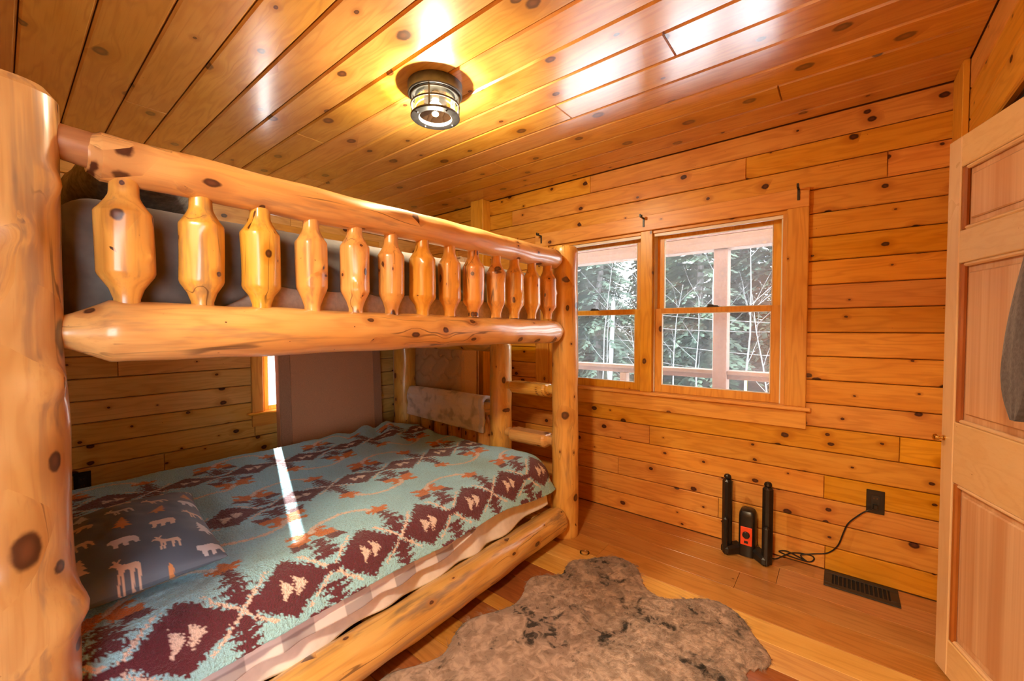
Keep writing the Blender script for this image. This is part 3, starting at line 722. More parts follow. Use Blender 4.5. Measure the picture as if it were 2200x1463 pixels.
def sheet_fold(x, y, z, t):
    k = .010*fbm(x, y+z*1.5, 4, 5)
    if x > 1.8:
        s = math.sin((y*.9+z*1.1)*34+3*mnoise.noise(Vector((y*3, z*5, 2))))*.011*min(1, max(0, (1.6-z)/.12))*(.5+.5*mnoise.noise(Vector((y*2.2, 7, z*2)))+.4)
        return (x+s+k*.6, y, z)
    return (x, y, z+k*.6)
drape('fitted_sheet', sheet_prof, np.linspace(-2.645, -.615, 150), sheet_fold, M_greys, 'charcoal brown fitted sheet stretched over the upper bunk mattress', 'sheet', .003)
# rumpled blanket at the head of the upper bunk
def lump(name, c, size, mat, label, cat, seed, nu=60, nv=40, pw=2.6, rot=0, fold=.012, colfun=None):
    V = []; ca, sa = math.cos(rot), math.sin(rot)
    for i in range(nu):
        for j in range(nv):
            th = 2*PI*i/nu; ph = -PI/2+PI*j/(nv-1)
            sp = lambda a: math.copysign(abs(a)**(2/pw), a)
            x = size[0]/2*sp(math.cos(th))*abs(math.cos(ph))**(2/pw); y = size[1]/2*sp(math.sin(th))*abs(math.cos(ph))**(2/pw); z = size[2]/2*(1+math.sin(ph))
            z += fold*fbm(x, y, 9, seed)*(z/size[2])
            V.append((c[0]+ca*x-sa*y, c[1]+sa*x+ca*y, c[2]+z))
    F = grid_faces(nu, nv, True)
    o = obj(name, V, F, mat, None, True); tag(o, label, cat); return o
M_plush = plain('grey_plush', (.10,.082,.072), .95, nscale=70, namp=.5, bump=.5, sheen=.3)
lump('plush_blanket', (1.42, -2.47, 1.628), (.92, .30, .16), M_plush, 'rumpled grey plush blanket at the head of the upper bunk', 'blanket', 4, fold=.05)

# --- sherpa blanket print (woven design, colours of the cloth itself)
C_BLUE, C_MAR, C_OR, C_WH, C_GR = map(np.array, (lin(168,226,244), lin(104,44,58), lin(224,124,52), lin(244,224,214), lin(150,165,165)))
PER, ROWP = .565, .575
def tri(x): return np.abs(((x+.5) % 1)-.5)*2
def fleece_color(s, y, jx, jy):
    s = s+jx; y = y+jy
    row0 = 1.975; r = np.floor((s-row0)/ROWP+.5); v = s-row0-r*ROWP
    u = (y+1.738)+.0*r; u = (u+PER/2) % PER-PER/2           # flower at 0, cross at +-PER/2
    q = np.floor(np.abs(v)/.012)*.012
    col = np.repeat(C_BLUE[None], len(s), 0)
    def put(m, c): col[m] = c
    au = np.abs(u); av = np.abs(v); dc = au-PER/4            # distance to the diamond centre
    # serrated combs beside flower and cross
    for cu, h0, h1, w in ((0, .030, .150, .070), (PER/2, .040, .135, .080)):
        du = np.abs(au-cu); st = np.floor((av-h0)/.026); fr = ((av-h0)/.026) % 1
        wd = (w*(1-(st*.026)/(h1-h0)*.7))*(1-.93*fr)
        put((av > h0) & (av < h1) & (du < wd), C_MAR)
    put((av > .150) & (av < .215) & (au < .034*(1.15-((av-.150)/.065))), C_OR)
    put((av > .170) & (av < .190) & (au < .050) & (au > .02), C_OR)
    # stepped orange blocks with maroon tops around the cross
    du = np.abs(au-PER/2)
    put((av > .105) & (av < .150) & (du < .105-.5*(av-.105)) & (du > .035), C_MAR)
    put((av > .140) & (av < .180) & (du < .085) & (du > .012), C_OR)
    put((av > .170) & (av < .215) & (du < .050), C_OR)
    put((av > .205) & (av < .225) & (du > .03) & (du < .075), C_OR)
    # pale sweeping arcs between the rows
    ra = np.sqrt(((au-.15)/.13)**2+((av-.175)/.085)**2)
    put((ra > .88) & (ra < 1.07) & (av > .185) & (u*v > 0), C_WH)
    # diamonds
    put((np.abs(dc)/.122+q/.088 < 1), C_MAR)
    k = dc*np.sign(u)*1.0
    for off in (-.03, .012):
        put((k > off) & (k < off+.036) & (av < .030*(1-(k-off)/.036)+.003), C_WH)
    # white saltires
    for cu, L in ((0, .075), (PER/2, .085)):
        du = au-cu
        put((np.abs(np.abs(du)-av*1.15) < .0062) & (av < L), C_WH)
    put((au < .034) & (av < .034) & (np.abs(au-av) > .008) & (np.maximum(au, av) > .008), C_MAR)
    put((np.abs(au-PER/2) < .03) & (av < .012), C_MAR)
    return col
# sweep profile
HEMZ = .348
def fleece_prof(y):
    zt_ = 1
    e = min(1, max(0, (y+.76)/.14)); zc = .505-.075*(1-math.sqrt(max(0, 1-e*e)))
    e2 = min(1, max(0, (-2.58-y)/.09)); zc -= .03*(1-math.sqrt(max(0, 1-e2*e2)))
    inx = .05*(1-math.sqrt(max(0, 1-e*e)))
    hem = HEMZ+.010*mnoise.noise(Vector((y*3, 3, 0)))-.05*max(0, (y+1.1)/.45)*.8
    pts = [(.44, .40)]+round_corner(.53, zc-.06+.012, .07, PI, PI/2)+[(1.2, zc+.006)]+round_corner(1.975-.12-inx, zc-.12, .12, PI/2, .12)+[(2.005-inx*.6, hem)]
    return arc_path(pts, 430)
def fleece_fold(x, y, z, t):
    far = max(0, min(1, (1.35-x)/.6)); k = .012*fbm(x, y, 2.2, 1)+.005*fbm(x, y, 9, 2)
    rk = max(0, 1-abs(y+.95)/.55)*far
    k += rk*.022*math.sin((x*.55+y*.85)*30+2.5*mnoise.noise(Vector((x*2, y*2, 0))))
    k += .013*math.exp(-((y+2.13)/.05)**2)*max(0, 1-abs(x-1.2)/.5)
    k += .002*mnoise.noise(Vector((x*90, y*90, z*90)))
    if t > .9: return (x+k*.8, y, z+.2*k)
    return (x, y, z+k)
ysf = np.linspace(-2.655, -.625, 480)
fl, nu, nv = drape('sherpa_blanket', fleece_prof, ysf, fleece_fold, M_fleece, 'pale blue sherpa blanket with maroon and orange zigzag diamonds on the lower bunk', 'blanket', .010)
Sv = []
for y in ysf:
    p = fleece_prof(y); s = .46; acc = []
    for j in range(nv):
        if j: s += math.dist(p[j], p[j-1])
        acc.append(s)
    # arc length counted so that the flat part equals x
    acc = np.array(acc); Sv.append(acc-acc[200]+p[200][0])
Sv = np.concatenate(Sv); Yv = np.repeat(ysf, nv)
rg = np.random.default_rng(5); jit = rg.normal(0, .0028, (2, len(Sv)))
set_colors(fl, fleece_color(Sv, Yv, jit[0], jit[1]))
# plaid blanket under it, showing below the hem
def plaid_prof(y):
    hem = .283+.008*mnoise.noise(Vector((y*5, 8, 0)))+ (.05*max(0, (y+1.50)/.18) if y > -1.50 else 0)
    pts = [(1.55, .476)]+round_corner(1.945-.09, .476-.09, .09, PI/2, .05)+[(1.972, .34), (1.996, hem)]
    return arc_path(pts, 110)
def plaid_fold(x, y, z, t):
    s = .010*math.sin(y*31+4*mnoise.noise(Vector((y*4, 0, 0))))*max(0, (.36-z)/.1)
    return (x+s, y, z+.003*fbm(x, y, 6, 9) if z < .45 else z)
ysp = np.linspace(-2.62, -1.33, 330)
pl, nu, nv = drape('plaid_blanket', plaid_prof, ysp, plaid_fold, M_plaid, 'grey and white buffalo plaid blanket hanging below the sherpa hem', 'blanket', .003)
Sp = np.tile(np.linspace(0, .62, nv), len(ysp)); Yp = np.repeat(ysp, nv)
a = (np.floor((Yp)/.105) % 2).astype(int); b = (np.floor((Sp+.035)/.088) % 2).astype(int)
pc = np.where((a+b)[:, None] == 2, np.array(lin(168,160,166)), np.where((a+b)[:, None] == 1, np.array(lin(214,208,212)), np.array(lin(244,240,242))))
set_colors(pl, pc)
# white sheet skirt spilling on the side log
def skirt_prof(y):
    hem = .198+.02*mnoise.noise(Vector((y*4, 15, 0)))+ (.03*max(0, (y+1.2)/.5))
    pts = [(1.85, .462)]+round_corner(1.935-.06, .462-.06, .06, PI/2, 0)+[(1.948, .34), (1.966, hem)]
    return arc_path(pts, 40)
drape('white_sheet', skirt_prof, np.linspace(-2.6, -.68, 220), lambda x, y, z, t: (x+.010*math.sin(y*23+5*mnoise.noise(Vector((y*2.3, 1, 0))))*max(0, (.36-z)/.15), y, z), M_sheet, 'white bed sheet edge hanging loose above the lower side log', 'sheet', .003)

# pillow with woodland print
def in_poly(x, y, poly):
    ins = np.zeros(len(x), bool); n = len(poly); j = n-1
    for i in range(n):
        xi, yi = poly[i]; xj, yj = poly[j]
        c = ((yi > y) != (yj > y)) & (x < (xj-xi)*(y-yi)/((yj-yi) or 1e-9)+xi); ins ^= c; j = i
    return ins
BEAR = [(-.5,.05),(-.48,.22),(-.38,.3),(-.2,.28),(.1,.34),(.35,.26),(.44,.05),(.44,-.3),(.3,-.32),(.26,-.08),(.1,-.1),(.08,-.33),(-.06,-.33),(-.06,-.06),(-.2,-.1),(-.22,-.32),(-.36,-.32),(-.36,-.02)]
DEER = [(-.3,.1),(-.42,.2),(-.5,.18),(-.46,.3),(-.36,.32),(-.42,.5),(-.34,.5),(-.3,.36),(-.22,.5),(-.16,.48),(-.24,.3),(-.12,.14),(.3,.12),(.38,-.05),(.36,-.5),(.3,-.5),(.27,-.15),(.2,-.1),(.16,-.5),(.1,-.5),(.08,-.1),(-.08,-.1),(-.1,-.5),(-.16,-.5),(-.16,-.1),(-.22,-.5),(-.28,-.5),(-.24,-.05)]
TREE = [(0,.55),(.1,.32),(.05,.32),(.18,.1),(.09,.1),(.26,-.14),(.12,-.14),(.32,-.4),(.05,-.4),(.05,-.55),(-.05,-.55),(-.05,-.4),(-.32,-.4),(-.12,-.14),(-.26,-.14),(-.09,.1),(-.18,.1),(-.05,.32),(-.1,.32)]
PLX, PLY, PLH = .70, .47, .165
pc0 = Vector((1.47, -2.495, .508)); nu, nv = 260, 180; V = []; UU = []; VV = []
for side in (1, -1):
    for i in range(nu):
        for j in range(nv):
            a = -1+2*i/(nu-1); b = -1+2*j/(nv-1)
            ed = max(0, (1-a*a))**.42*max(0, (1-b*b))**.42
            pin = 1-.055*(b*b)*(1-abs(a)**6) if True else 1
            x = a*PLX/2*(1-.05*(1-b*b)*a*a)+0; y = b*PLY/2*(1-.06*(1-a*a)*b*b)
            wr = .010*math.sin(a*9+b*4+2*mnoise.noise(Vector((a*2, b*2, 0))))*(1-ed)+.010*fbm(a, b, 1.8, 6)
            zz = PLH*.35+side*ed*(PLH*.62 if side > 0 else PLH*.33)+(wr*ed if side > 0 else 0)
            V.append((x, y, zz)); UU.append(a*PLX/2); VV.append(b*PLY/2)
F = grid_faces(nu, nv); F2 = [tuple(i+nu*nv for i in f[::-1]) for f in F]
rm = Matrix.Rotation(math.radians(-6), 3, 'Z') @ Matrix.Rotation(math.radians(3), 3, 'X')
V = [pc0 + rm @ Vector(v) for v in V]
pw = obj('pillow', V, F+F2, M_pillow, None, True); tag(pw, 'slate blue pillow printed with pale bears, deer and pine trees', 'pillow')
UU = np.array(UU); VV = np.array(VV); pcol = np.repeat(np.array(lin(92,106,122))[None], len(UU), 0)
pr = random.Random(3); cream = np.array(lin(222,196,176)); pale = np.array(lin(214,214,218)); tan = np.array(lin(206,140,84))
kinds = [BEAR, DEER, TREE]; kk = 0
for r in range(5):
    for c in range(6):
        cx = -.31+.125*c+(.06 if r % 2 else 0); cy = -.19+.098*r; kd = kinds[kk % 3]; kk += 1 if c < 5 else 2
        an = PI/2+pr.uniform(-.3, .3); s = .078 if kd is not BEAR else .074
        X = (UU-cx)*math.cos(an)+(VV-cy)*math.sin(an); Y = -(UU-cx)*math.sin(an)+(VV-cy)*math.cos(an)
        m = in_poly(X/s, Y/s, kd); pcol[m] = [cream, pale, cream, tan][pr.randrange(4)] if kd is TREE else [cream, pale, cream][pr.randrange(3)]
set_colors(pw, pcol)

# box spring leaning on the bunk wall
def leaning(V, piv, ang): 
    R = Matrix.Rotation(ang, 4, 'Y'); T = Matrix.Translation(piv); return xform(V, T @ R @ T.inverted())
bs = empty('box_spring', (.2, -1.05, 0), 'brown cloth-covered box spring stood against the bunk-side window', 'box spring')
PV, LA = Vector((.16, 0, 0)), math.radians(-2.0)
def bsp(name, b, mat, c):
    V, F = cbox(*b, c); obj(name, leaning(V, PV, LA), F, mat, bs)
bsp('frame_cloth', (.075, .155, -1.455, -.60, 0.0, 2.03), M_brown, .012)
bsp('edge_panel', (.152, .160, -1.455, -1.38, 0.002, 2.03), M_browne, .003); bsp('edge_panel', (.152, .160, -.672, -.60, .002, 2.03), M_browne, .003)
for yy in (-1.38, -.674): bsp('piping', (.155, .163, yy-.004, yy+.004, .004, 2.02), M_browne, .003)
# spare mattress on end behind the footboard
sm = empty('spare_mattress', (.53, -.33, 0), 'beige quilted twin mattress stood on end behind the footboard', 'mattress')
def quilt_panel():
    nx, nz = 110, 220; x0, x1, z0, z1 = .09, .965, .02, 1.85; V = []
    for i in range(nx):
        for j in range(nz):
            x = x0+(x1-x0)*i/(nx-1); z = z0+(z1-z0)*j/(nz-1)
            ax, az = x/.16, z/.15; w = .35*math.sin(az*2*PI); w2 = .35*math.sin(ax*2*PI)
            d1 = abs(((ax+w*.5+.5*(math.floor(az) % 2)) % 1)-.5); d2 = abs(((az+w2*.4) % 1)-.5)
            g = min(.5-d1, .5-d2); g = min(1, g/.16); ed = min(1, min(x-x0, x1-x, z-z0, z1-z)/.03)
            V.append((x, -.420-.016*math.sqrt(max(0, g))*ed**.5, z))
    return V, [f[::-1] for f in grid_faces(nx, nz)]
V, F = cbox(.07, .985, -.421, -.24, 0, 1.87, .02); obj('mattress_core', V, F, M_quilts, sm)
V, F = quilt_panel(); obj('quilted_top', V, F, M_quilt, sm, True)
for yy in (-.425, -.236):
    a = [(.075, yy, .006), (.98, yy, .006), (.98, yy, 1.865), (.075, yy, 1.865), (.075, yy, .006)]
    for p, q in zip(a[:-1], a[1:]):
        m = MB(); m.add(*tube([p, q], [.006, .006], 8)); m.build('edge_piping', M_quilts, sm, True)
# plush throw folded over the footboard rail
V = []; nt, ns = 90, 110; cols = []
for i in range(ns):
    x = .50+.86*i/(ns-1)
    for j in range(nt):
        t = j/(nt-1); 
        L = .47; s = (t-.44)*L; r = .062+.004*fbm(x, t, 8, 3); zc = .735
        if abs(s) < r*PI/2:
            th = s/r; yy = YFT-r*math.sin(th); zz = zc+r*math.cos(th)
        else:
            sg = 1 if s > 0 else -1; ex = abs(s)-r*PI/2; yy = YFT-sg*(r+.012*math.sin(ex*9)*(1 if sg > 0 else .3)); zz = zc-ex
        zz -= .03*(x-.5)/.86 if s > 0 and abs(s) > r*1.2 else 0
        k = .018*fbm(x, t*1.4, 4.5, 7); V.append((x+.012*math.sin(t*9)*(1 if i > ns-8 else .2), yy-k*.9, zz+k*.5+.012))
        n = fbm(x, s, 14, 21); c = np.array(lin(244,232,220))*(1-.36*max(0, min(1, n*1.8)))
        if i > ns-6: c = np.array(lin(225,222,226))
        cols.append(c)
o = obj('throw_blanket', V, grid_faces(ns, nt), M_throw, None, True); tag(o, 'pale taupe mottled plush throw folded over the footboard rail', 'throw blanket')
s = o.modifiers.new('thickness', 'SOLIDIFY'); s.thickness = .024; s.offset = 1; set_colors(o, np.array(cols))

# ------------------------------------------------------------------ outlets, register, boot dryer
def outlet(name, c, ax, lab):
    """ax 'y': plate on the window wall; 'x': on the bunk wall"""
    w, h = .070, .118
    def b(a0, a1, z0, z1, d0, d1, cc):
        return cbox(c[0]+a0, c[0]+a1, -d1, -d0, c[2]+z0, c[2]+z1, cc) if ax == 'y' else cbox(d0, d1, c[1]+a0, c[1]+a1, c[2]+z0, c[2]+z1, cc)
    o = empty(name, c, lab, 'outlet')
    obj('cover_plate', *b(-w/2, w/2, -h/2, h/2, .0003, .006, .002), M_black, o); obj('receptacle', *b(-.017, .017, -.034, .034, .006, .0085, .001), M_blackm, o)
    for dz in (-.019, .019):
        for da in (-.006, .006): obj('slot', *b(da-.0012, da+.0012, dz-.004, dz+.004, .0084, .009, .0003), M_gap, o)
    m = MB(); m.add(*b(-.003, .003, -.002, .002, .0084, .0095, .0005)); m.build('screw', M_blackm, o)
outlet('wall_outlet', (3.497, 0, .419), 'y', 'black wall outlet on the window wall with the dryer cord plugged in')
outlet('wall_outlet', (0, -2.462, .43), 'x', 'black wall outlet on the bunk wall behind the pillow')
rgs = empty('floor_register', (3.44, -.08, 0), 'black slotted metal floor vent below the window wall', 'floor vent')
X0, X1, Y0, Y1 = 3.300, 3.587, -.172, -.004
m = MB(); m.add(*cbox(X0, X1, Y0, Y0+.034, .0003, .006, .002)); m.add(*cbox(X0, X1, Y1-.034, Y1, .0003, .006, .002)); m.add(*cbox(X0, X0+.034, Y0+.034, Y1-.034, .0003, .006, .002)); m.add(*cbox(X1-.034, X1, Y0+.034, Y1-.034, .0003, .006, .002))
m.build('frame', M_blackm, rgs); box('well', (X0+.03, X1-.03, Y0+.03, Y1-.03, .0002, .001), plain('vent_well', (.004,.004,.004), .9, nscale=20), rgs, .0002)
for k in range(13):
    x = X0+.043+k*(X1-X0-.086)/12; box('louver', (x-.003, x+.003, Y0+.034, Y1-.034, .001, .0052), M_blackm, rgs, .001)
bd = empty('boot_dryer', (2.95, -.13, 0), 'black plastic boot dryer with two upright tubes and orange control panel', 'boot dryer')
def rtube(name, x, y, w, d, z0, z1, yaw, c=.012, mat=M_black, taper=1.0):
    V, F = cbox(-w/2, w/2, -d/2, d/2, 0, z1-z0, c); R = Matrix.Rotation(yaw, 4, 'Z')
    V = [Matrix.Translation((x, y, z0)) @ (R @ Vector((v[0]*(1+(taper-1)*v[2]/(z1-z0)), v[1]*(1+(taper-1)*v[2]/(z1-z0)), v[2]))) for v in V]
    return obj(name, V, F, mat, bd)
for sx, x in ((-1, 2.850), (1, 3.050)):
    yw = sx*math.radians(-40)
    tb = rtube('tube', x, -.125, .046, .050, .03, .425, yw)
    rtube('tube_tip', x, -.125, .036, .038, .425, .452, yw, .008, taper=.8)
    rtube('tube_fin', x+sx*.0, -.163, .028, .030, .0, .215, yw, .010)
    # splayed base leg from hub to tube
    a, b = Vector((2.95+sx*.035, -.09, 0)), Vector((x+sx*.012, -.165, 0)); dd = (b-a); L = dd.length; yaw = math.atan2(dd.y, dd.x)
    V, F = cbox(0, L, -.032, .032, .0, .062, .012); R = Matrix.Rotation(yaw, 4, 'Z'); obj('base_leg', [a+(R @ Vector((v[0], v[1], v[2]-(.012*v[0]/L if v[2] > .03 else 0)))) for v in V], F, M_black, bd)
box('hub', (2.905, 2.995, -.125, -.03, 0, .07), M_black, bd, .014)
V = []; n = 28
prof = [(0, 1.0), (.15, 1), (.2, 1.0), (.225, .99), (.242, .93), (.254, .8), (.261, .55), (.2635, .2)]
for (z, sc) in prof:
    for k in range(n):
        th = 2*PI*k/n; f = lambda a: math.copysign(abs(a)**.5, a); V.append((2.95+.043*f(math.cos(th))*sc, -.088+.047*f(math.sin(th))*sc, .005+z))
F = [(i*n+k, i*n+(k+1)%n, (i+1)*n+(k+1)%n, (i+1)*n+k) for i in range(len(prof)-1) for k in range(n)]+[tuple(range((len(prof)-1)*n, len(prof)*n))]
hs = obj('motor_housing', V, F, M_black, bd, True)
cp = box('control_panel', (2.921, 2.979, -.1395, -.1345, .072, .175), M_orange, bd, .002); cp['label'] = 'orange control panel label'
kd_ = MB(); V, F = lathe((0,0,0), [(0, .012), (.015, .012), (.018, .009), (.019, 0)], 24); kd_.add([(2.95+v[0], -.1395-v[2], .132+v[1]) for v in V], F); kd_.build('timer_dial', M_black, cp, True)
box('switch', (2.940, 2.960, -.1425, -.1393, .084, .098), M_black, cp, .001)
def curve_tube(pts, r, n=8, sub=8):
    P = [Vector(p) for p in pts]; out = []
    for i in range(len(P)-1):
        p0 = P[max(0, i-1)]; p1 = P[i]; p2 = P[i+1]; p3 = P[min(len(P)-1, i+2)]
        for k in range(sub):
            t = k/sub; out.append(.5*((2*p1)+(-p0+p2)*t+(2*p0-5*p1+4*p2-p3)*t*t+(-p0+3*p1-3*p2+p3)*t**3))
    out.append(P[-1]); V = []; F = []; up = Vector((.3, .5, .8)).normalized()
    for i, p in enumerate(out):
        t = (out[min(i+1, len(out)-1)]-out[max(i-1, 0)]).normalized(); a = t.cross(up).normalized(); b = t.cross(a)
        for k in range(n): th = 2*PI*k/n; V.append(p+a*r*math.cos(th)+b*r*math.sin(th))
    for i in range(len(out)-1):
        for k in range(n): F.append((i*n+k, i*n+(k+1)%n, (i+1)*n+(k+1)%n, (i+1)*n+k))
    F += [tuple(range(n))[::-1], tuple(range((len(out)-1)*n, len(out)*n))]; return V, F
def g(px, py, z=.005):      # on the floor, or against the wall where the loops lean on it
    p = on(px, py, 2, z)
    return tuple(p) if p.y < -.016 else tuple(on(px, py, 1, -.012-z))
cpts = [(3.03, -.07, .03), (3.08, -.06, .006), g(1700, 1188), g(1738, 1192), g(1749, 1200), g(1738, 1207), g(1700, 1196, .008), g(1680, 1188, .012), g(1674, 1184, .01), g(1690, 1184, .012), g(1715, 1196, .010), g(1733, 1206, .014), g(1720, 1193, .012), g(1745, 1190, .008), g(1778, 1188), tuple(on(1800, 1172, 1, -.03)), tuple(on(1812, 1145, 1, -.03)), tuple(on(1822, 1125, 1, -.03)), tuple(on(1845, 1107, 1, -.03)), (3.463, -.03, .373), (3.485, -.025, .385), (3.494, -.018, .398)]
obj('power_cord', *curve_tube(cpts, .0035), M_black, bd, True)
box('plug', (3.487, 3.507, -.030, -.0092, .387, .412), M_black, bd, .004)
# small clear ring left on the floor
rp = on(1256, 1187, 2, .004); m = MB(); a = [(rp.x+.024*math.cos(2*PI*k/32), rp.y+.024*math.sin(2*PI*k/32), .0045) for k in range(32)]
m.add(*tube(a+[a[0]], [.004]*33, 8, False)); o = m.build('clear_ring', glass_mat('clear_plastic', (.9,.9,.88)), None, True); tag(o, 'small clear plastic ring lying on the floor beside the fur rug', 'ring')

# ------------------------------------------------------------------ fur rug
rp_px = [(800,1461),(834,1430),(915,1410),(958,1391),(972,1353),(1005,1315),(1096,1294),(1122,1272),(1132,1234),(1158,1224),(1211,1228),(1218,1200),(1239,1191),(1268,1193),(1292,1186),(1340,1189),(1373,1210),(1383,1248),(1411,1272),(1454,1277),(1511,1273),(1559,1286),(1597,1315),(1616,1348),(1655,1391),(1659,1415),(1636,1427),(1597,1422),(1607,1444),(1621,1463)]
poly = [(on(x, y, 2, .03).x, on(x, y, 2, .03).y) for x, y in rp_px]
# the rest of the hide runs on toward the camera
ex, ey = poly[-1]; sx_, sy_ = poly[0]
poly += [(ex+.03, ey-.10), (ex-.02, ey-.30), (ex+.03, ey-.48), (ex-.02, ey-.68), (ex-.14, ey-.80), (ex-.32, ey-.84), (ex-.42, ey-.95), (ex-.60, ey-.98), (ex-.72, ey-.88), (sx_+.30, sy_-.28), (sx_+.14, sy_-.24), (sx_+.03, sy_-.12)]
# smooth outline
def chaikin(p, n=2):
    for _ in range(n):
        q = []
        for a, b in zip(p, p[1:]+p[:1]): q += [(a[0]*.75+b[0]*.25, a[1]*.75+b[1]*.25), (a[0]*.25+b[0]*.75, a[1]*.25+b[1]*.75)]
        p = q
    return p
poly = chaikin(poly); PA = np.array(poly); PB = np.roll(PA, -1, 0)
def sdist(x, y):
    p = np.array((x, y)); d = PB-PA; t = np.clip(((p-PA)*d).sum(1)/np.maximum((d*d).sum(1), 1e-12), 0, 1); c = PA+d*t[:, None]
    k = np.argmin(((p-c)**2).sum(1)); return math.sqrt(((p-c[k])**2).sum()), c[k]
gs = .018; gx = np.arange(PA[:,0].min()-gs, PA[:,0].max()+gs, gs); gy = np.arange(PA[:,1].min()-gs, PA[:,1].max()+gs, gs)
GX, GY = np.meshgrid(gx, gy, indexing='ij'); INS = in_poly(GX.ravel(), GY.ravel(), poly).reshape(GX.shape).astype(int)
idx = {}; V = []; F = []
def rv_(i, j):
    if (i, j) not in idx:
        d, c = sdist(gx[i], gy[j]); x, y = gx[i], gy[j]
        if not INS[i, j]: x, y = c; d = 0
        z = .004+.014*(1-math.exp(-d/.02))+(.004*fbm(x, y, 6, 31) if d > .02 else 0)
        idx[(i, j)] = len(V); V.append((x, y, z))
    return idx[(i, j)]
for i in range(len(gx)-1):
    for j in range(len(gy)-1):
        if INS[i, j]+INS[i+1, j]+INS[i+1, j+1]+INS[i, j+1] >= 2: F.append((rv_(i, j), rv_(i+1, j), rv_(i+1, j+1), rv_(i, j+1)))
def fur_mat():
    t = NT('faux_fur'); P = t.pos(); a = t.noise(P, 6.5, 4, .6, dist=.6); b = t.noise(P, 22, 3, .6, dist=.8)
    col = t.mix(t.ss(b, .35, .65), (.28,.20,.16), (.50,.37,.30)); m = t.math('MULTIPLY', t.ss(a, .49, .62), t.ss(b, .42, .6))
    col = t.mix(m, col, (.03,.023,.02)); return t.pbr(col, .75, None, sheen=.15, spec=.25)
rug = obj('fur_rug', V, F, fur_mat(), None, True); tag(rug, 'taupe faux-fur hide rug with dark flecks and scalloped outline on the floor', 'rug')
so_ = rug.modifiers.new('backing', 'SOLIDIFY'); so_.thickness = .004; so_.offset = -1
pm = rug.modifiers.new('pile', 'PARTICLE_SYSTEM'); ps = rug.particle_systems[0].settings
ps.type = 'HAIR'; ps.count = 16000; ps.hair_length = .026; ps.hair_step = 3; ps.render_step = 3; ps.display_step = 2
ps.child_type = 'INTERPOLATED'; ps.rendered_child_count = 9; ps.child_percent = 1 if hasattr(ps, 'child_percent') else 1
ps.child_length = 1; ps.clump_factor = .55; ps.roughness_1 = .012; ps.roughness_1_size = .3; ps.roughness_endpoint = .012; ps.roughness_2 = .02
ps.normal_factor = .010; ps.factor_random = .012; ps.tangent_factor = .004
ps.root_radius = .6; ps.tip_radius = .15; ps.radius_scale = .0012
ps.use_advanced_hair = True; ps.brownian_factor = .012

# ------------------------------------------------------------------ porch and woods outside
PY = 1.9
tag(box('floor_porch', (-6, 7, TH, PY+.15, -.25, -.17), plain('pale_bounce_deck', (.72,.68,.64), .8, nscale=6, namp=.08)), 'porch deck outside the window', 'floor', kind='structure')  # deck out of view, kept pale to bounce daylight onto the ceiling
def at_y(px, py, Y): return on(px, py, 1, Y)
pL, pR = at_y(1535, 700, PY).x, at_y(1565, 700, PY).x
o = box('porch_post', (pL, pR, PY-.07, PY+.07, -.17, 2.09), M_outz, c=.004); tag(o, 'square timber porch post outside the right-hand sash', 'post')
o = box('porch_post', (pL-2.9, pL-2.9+(pR-pL), PY-.07, PY+.07, -.17, 2.09), M_outz, c=.004); tag(o, 'square timber porch post near the far porch end', 'post')
zb = at_y(1550, 540, PY).z
bmE = empty('porch_beam', (1.5, PY, zb), 'doubled timber porch beam carried by the porch posts', 'beam')
box('beam_board', (-3.5, 6.0, PY-.09, PY+.09, 2.09, 2.225), M_out, bmE, .004); box('beam_board', (-3.5, 6.0, PY-.085, PY+.085, 2.227, 2.40), M_out, bmE, .004)
rE = empty('porch_railing', (1.0, PY, -.17), 'timber porch railing between the porch posts', 'railing')
zr = .862
box('top_rail', (-3.5, pL-.001, PY-.06, PY+.06, zr-.04, zr), M_out, rE, .004); box('top_rail', (pR+.001, 6.0, PY-.06, PY+.06, zr-.04, zr), M_out, rE, .004)
box('sub_rail', (-3.5, pL-.001, PY-.025, PY+.025, zr-.09, zr-.041), M_out, rE, .003); box('sub_rail', (pR+.001, 6.0, PY-.025, PY+.025, zr-.09, zr-.041), M_out, rE, .003)
xb = at_y(1342, 820, PY).x
for x in (xb, xb-1.1, xb-2.2): box('rail_post', (x-.04, x+.04, PY-.045, PY+.045, -.17, zr-.0905), M_outz, rE, .003)
for z in (.60, .42, .24, .06):
    for (a, b) in ((-3.5, pL-.001), (pR+.001, 6.0)):
        m = MB(); m.add(*tube([(a, PY+.05, z), (b, PY+.05, z)], [.004, .004], 6)); m.build('cable', M_pewter, rE)
# ground
def ground_mat():
    t = NT('leaf_litter'); P = t.pos(); a = t.noise(P, 1.3, 5, .7); b = t.noise(P, .25, 3)
    col = t.mix(t.ss(a, .35, .65), (.09,.075,.07), (.17,.15,.14)); return t.pbr(t.mix(t.ss(t.math('ADD', t.sep(P)[1], t.math('MULTIPLY', a, 3)), 9.5, 12), (.80,.82,.85), t.mix(t.ss(b, .4, .7), col, (.08,.09,.05))), .95)  # near yard, out of view, is paled to reflect glare onto the ceiling
nx, ny = 60, 50; V = []
for i in range(nx):
    for j in range(ny):
        x = -45+90*i/(nx-1); y = -12+60*j/(ny-1); z = -1.3+.35*fbm(x, y, .12, 2)+max(0, (y-10)*.045); V.append((x, y, z if y > 2.6 or abs(x-1.7) > 6 else -1.3))
tag(obj('ground', V, grid_faces(nx, ny), ground_mat(), None, True), 'leaf-strewn ground beyond the porch, near yard paled to bounce light', 'ground', kind='structure')
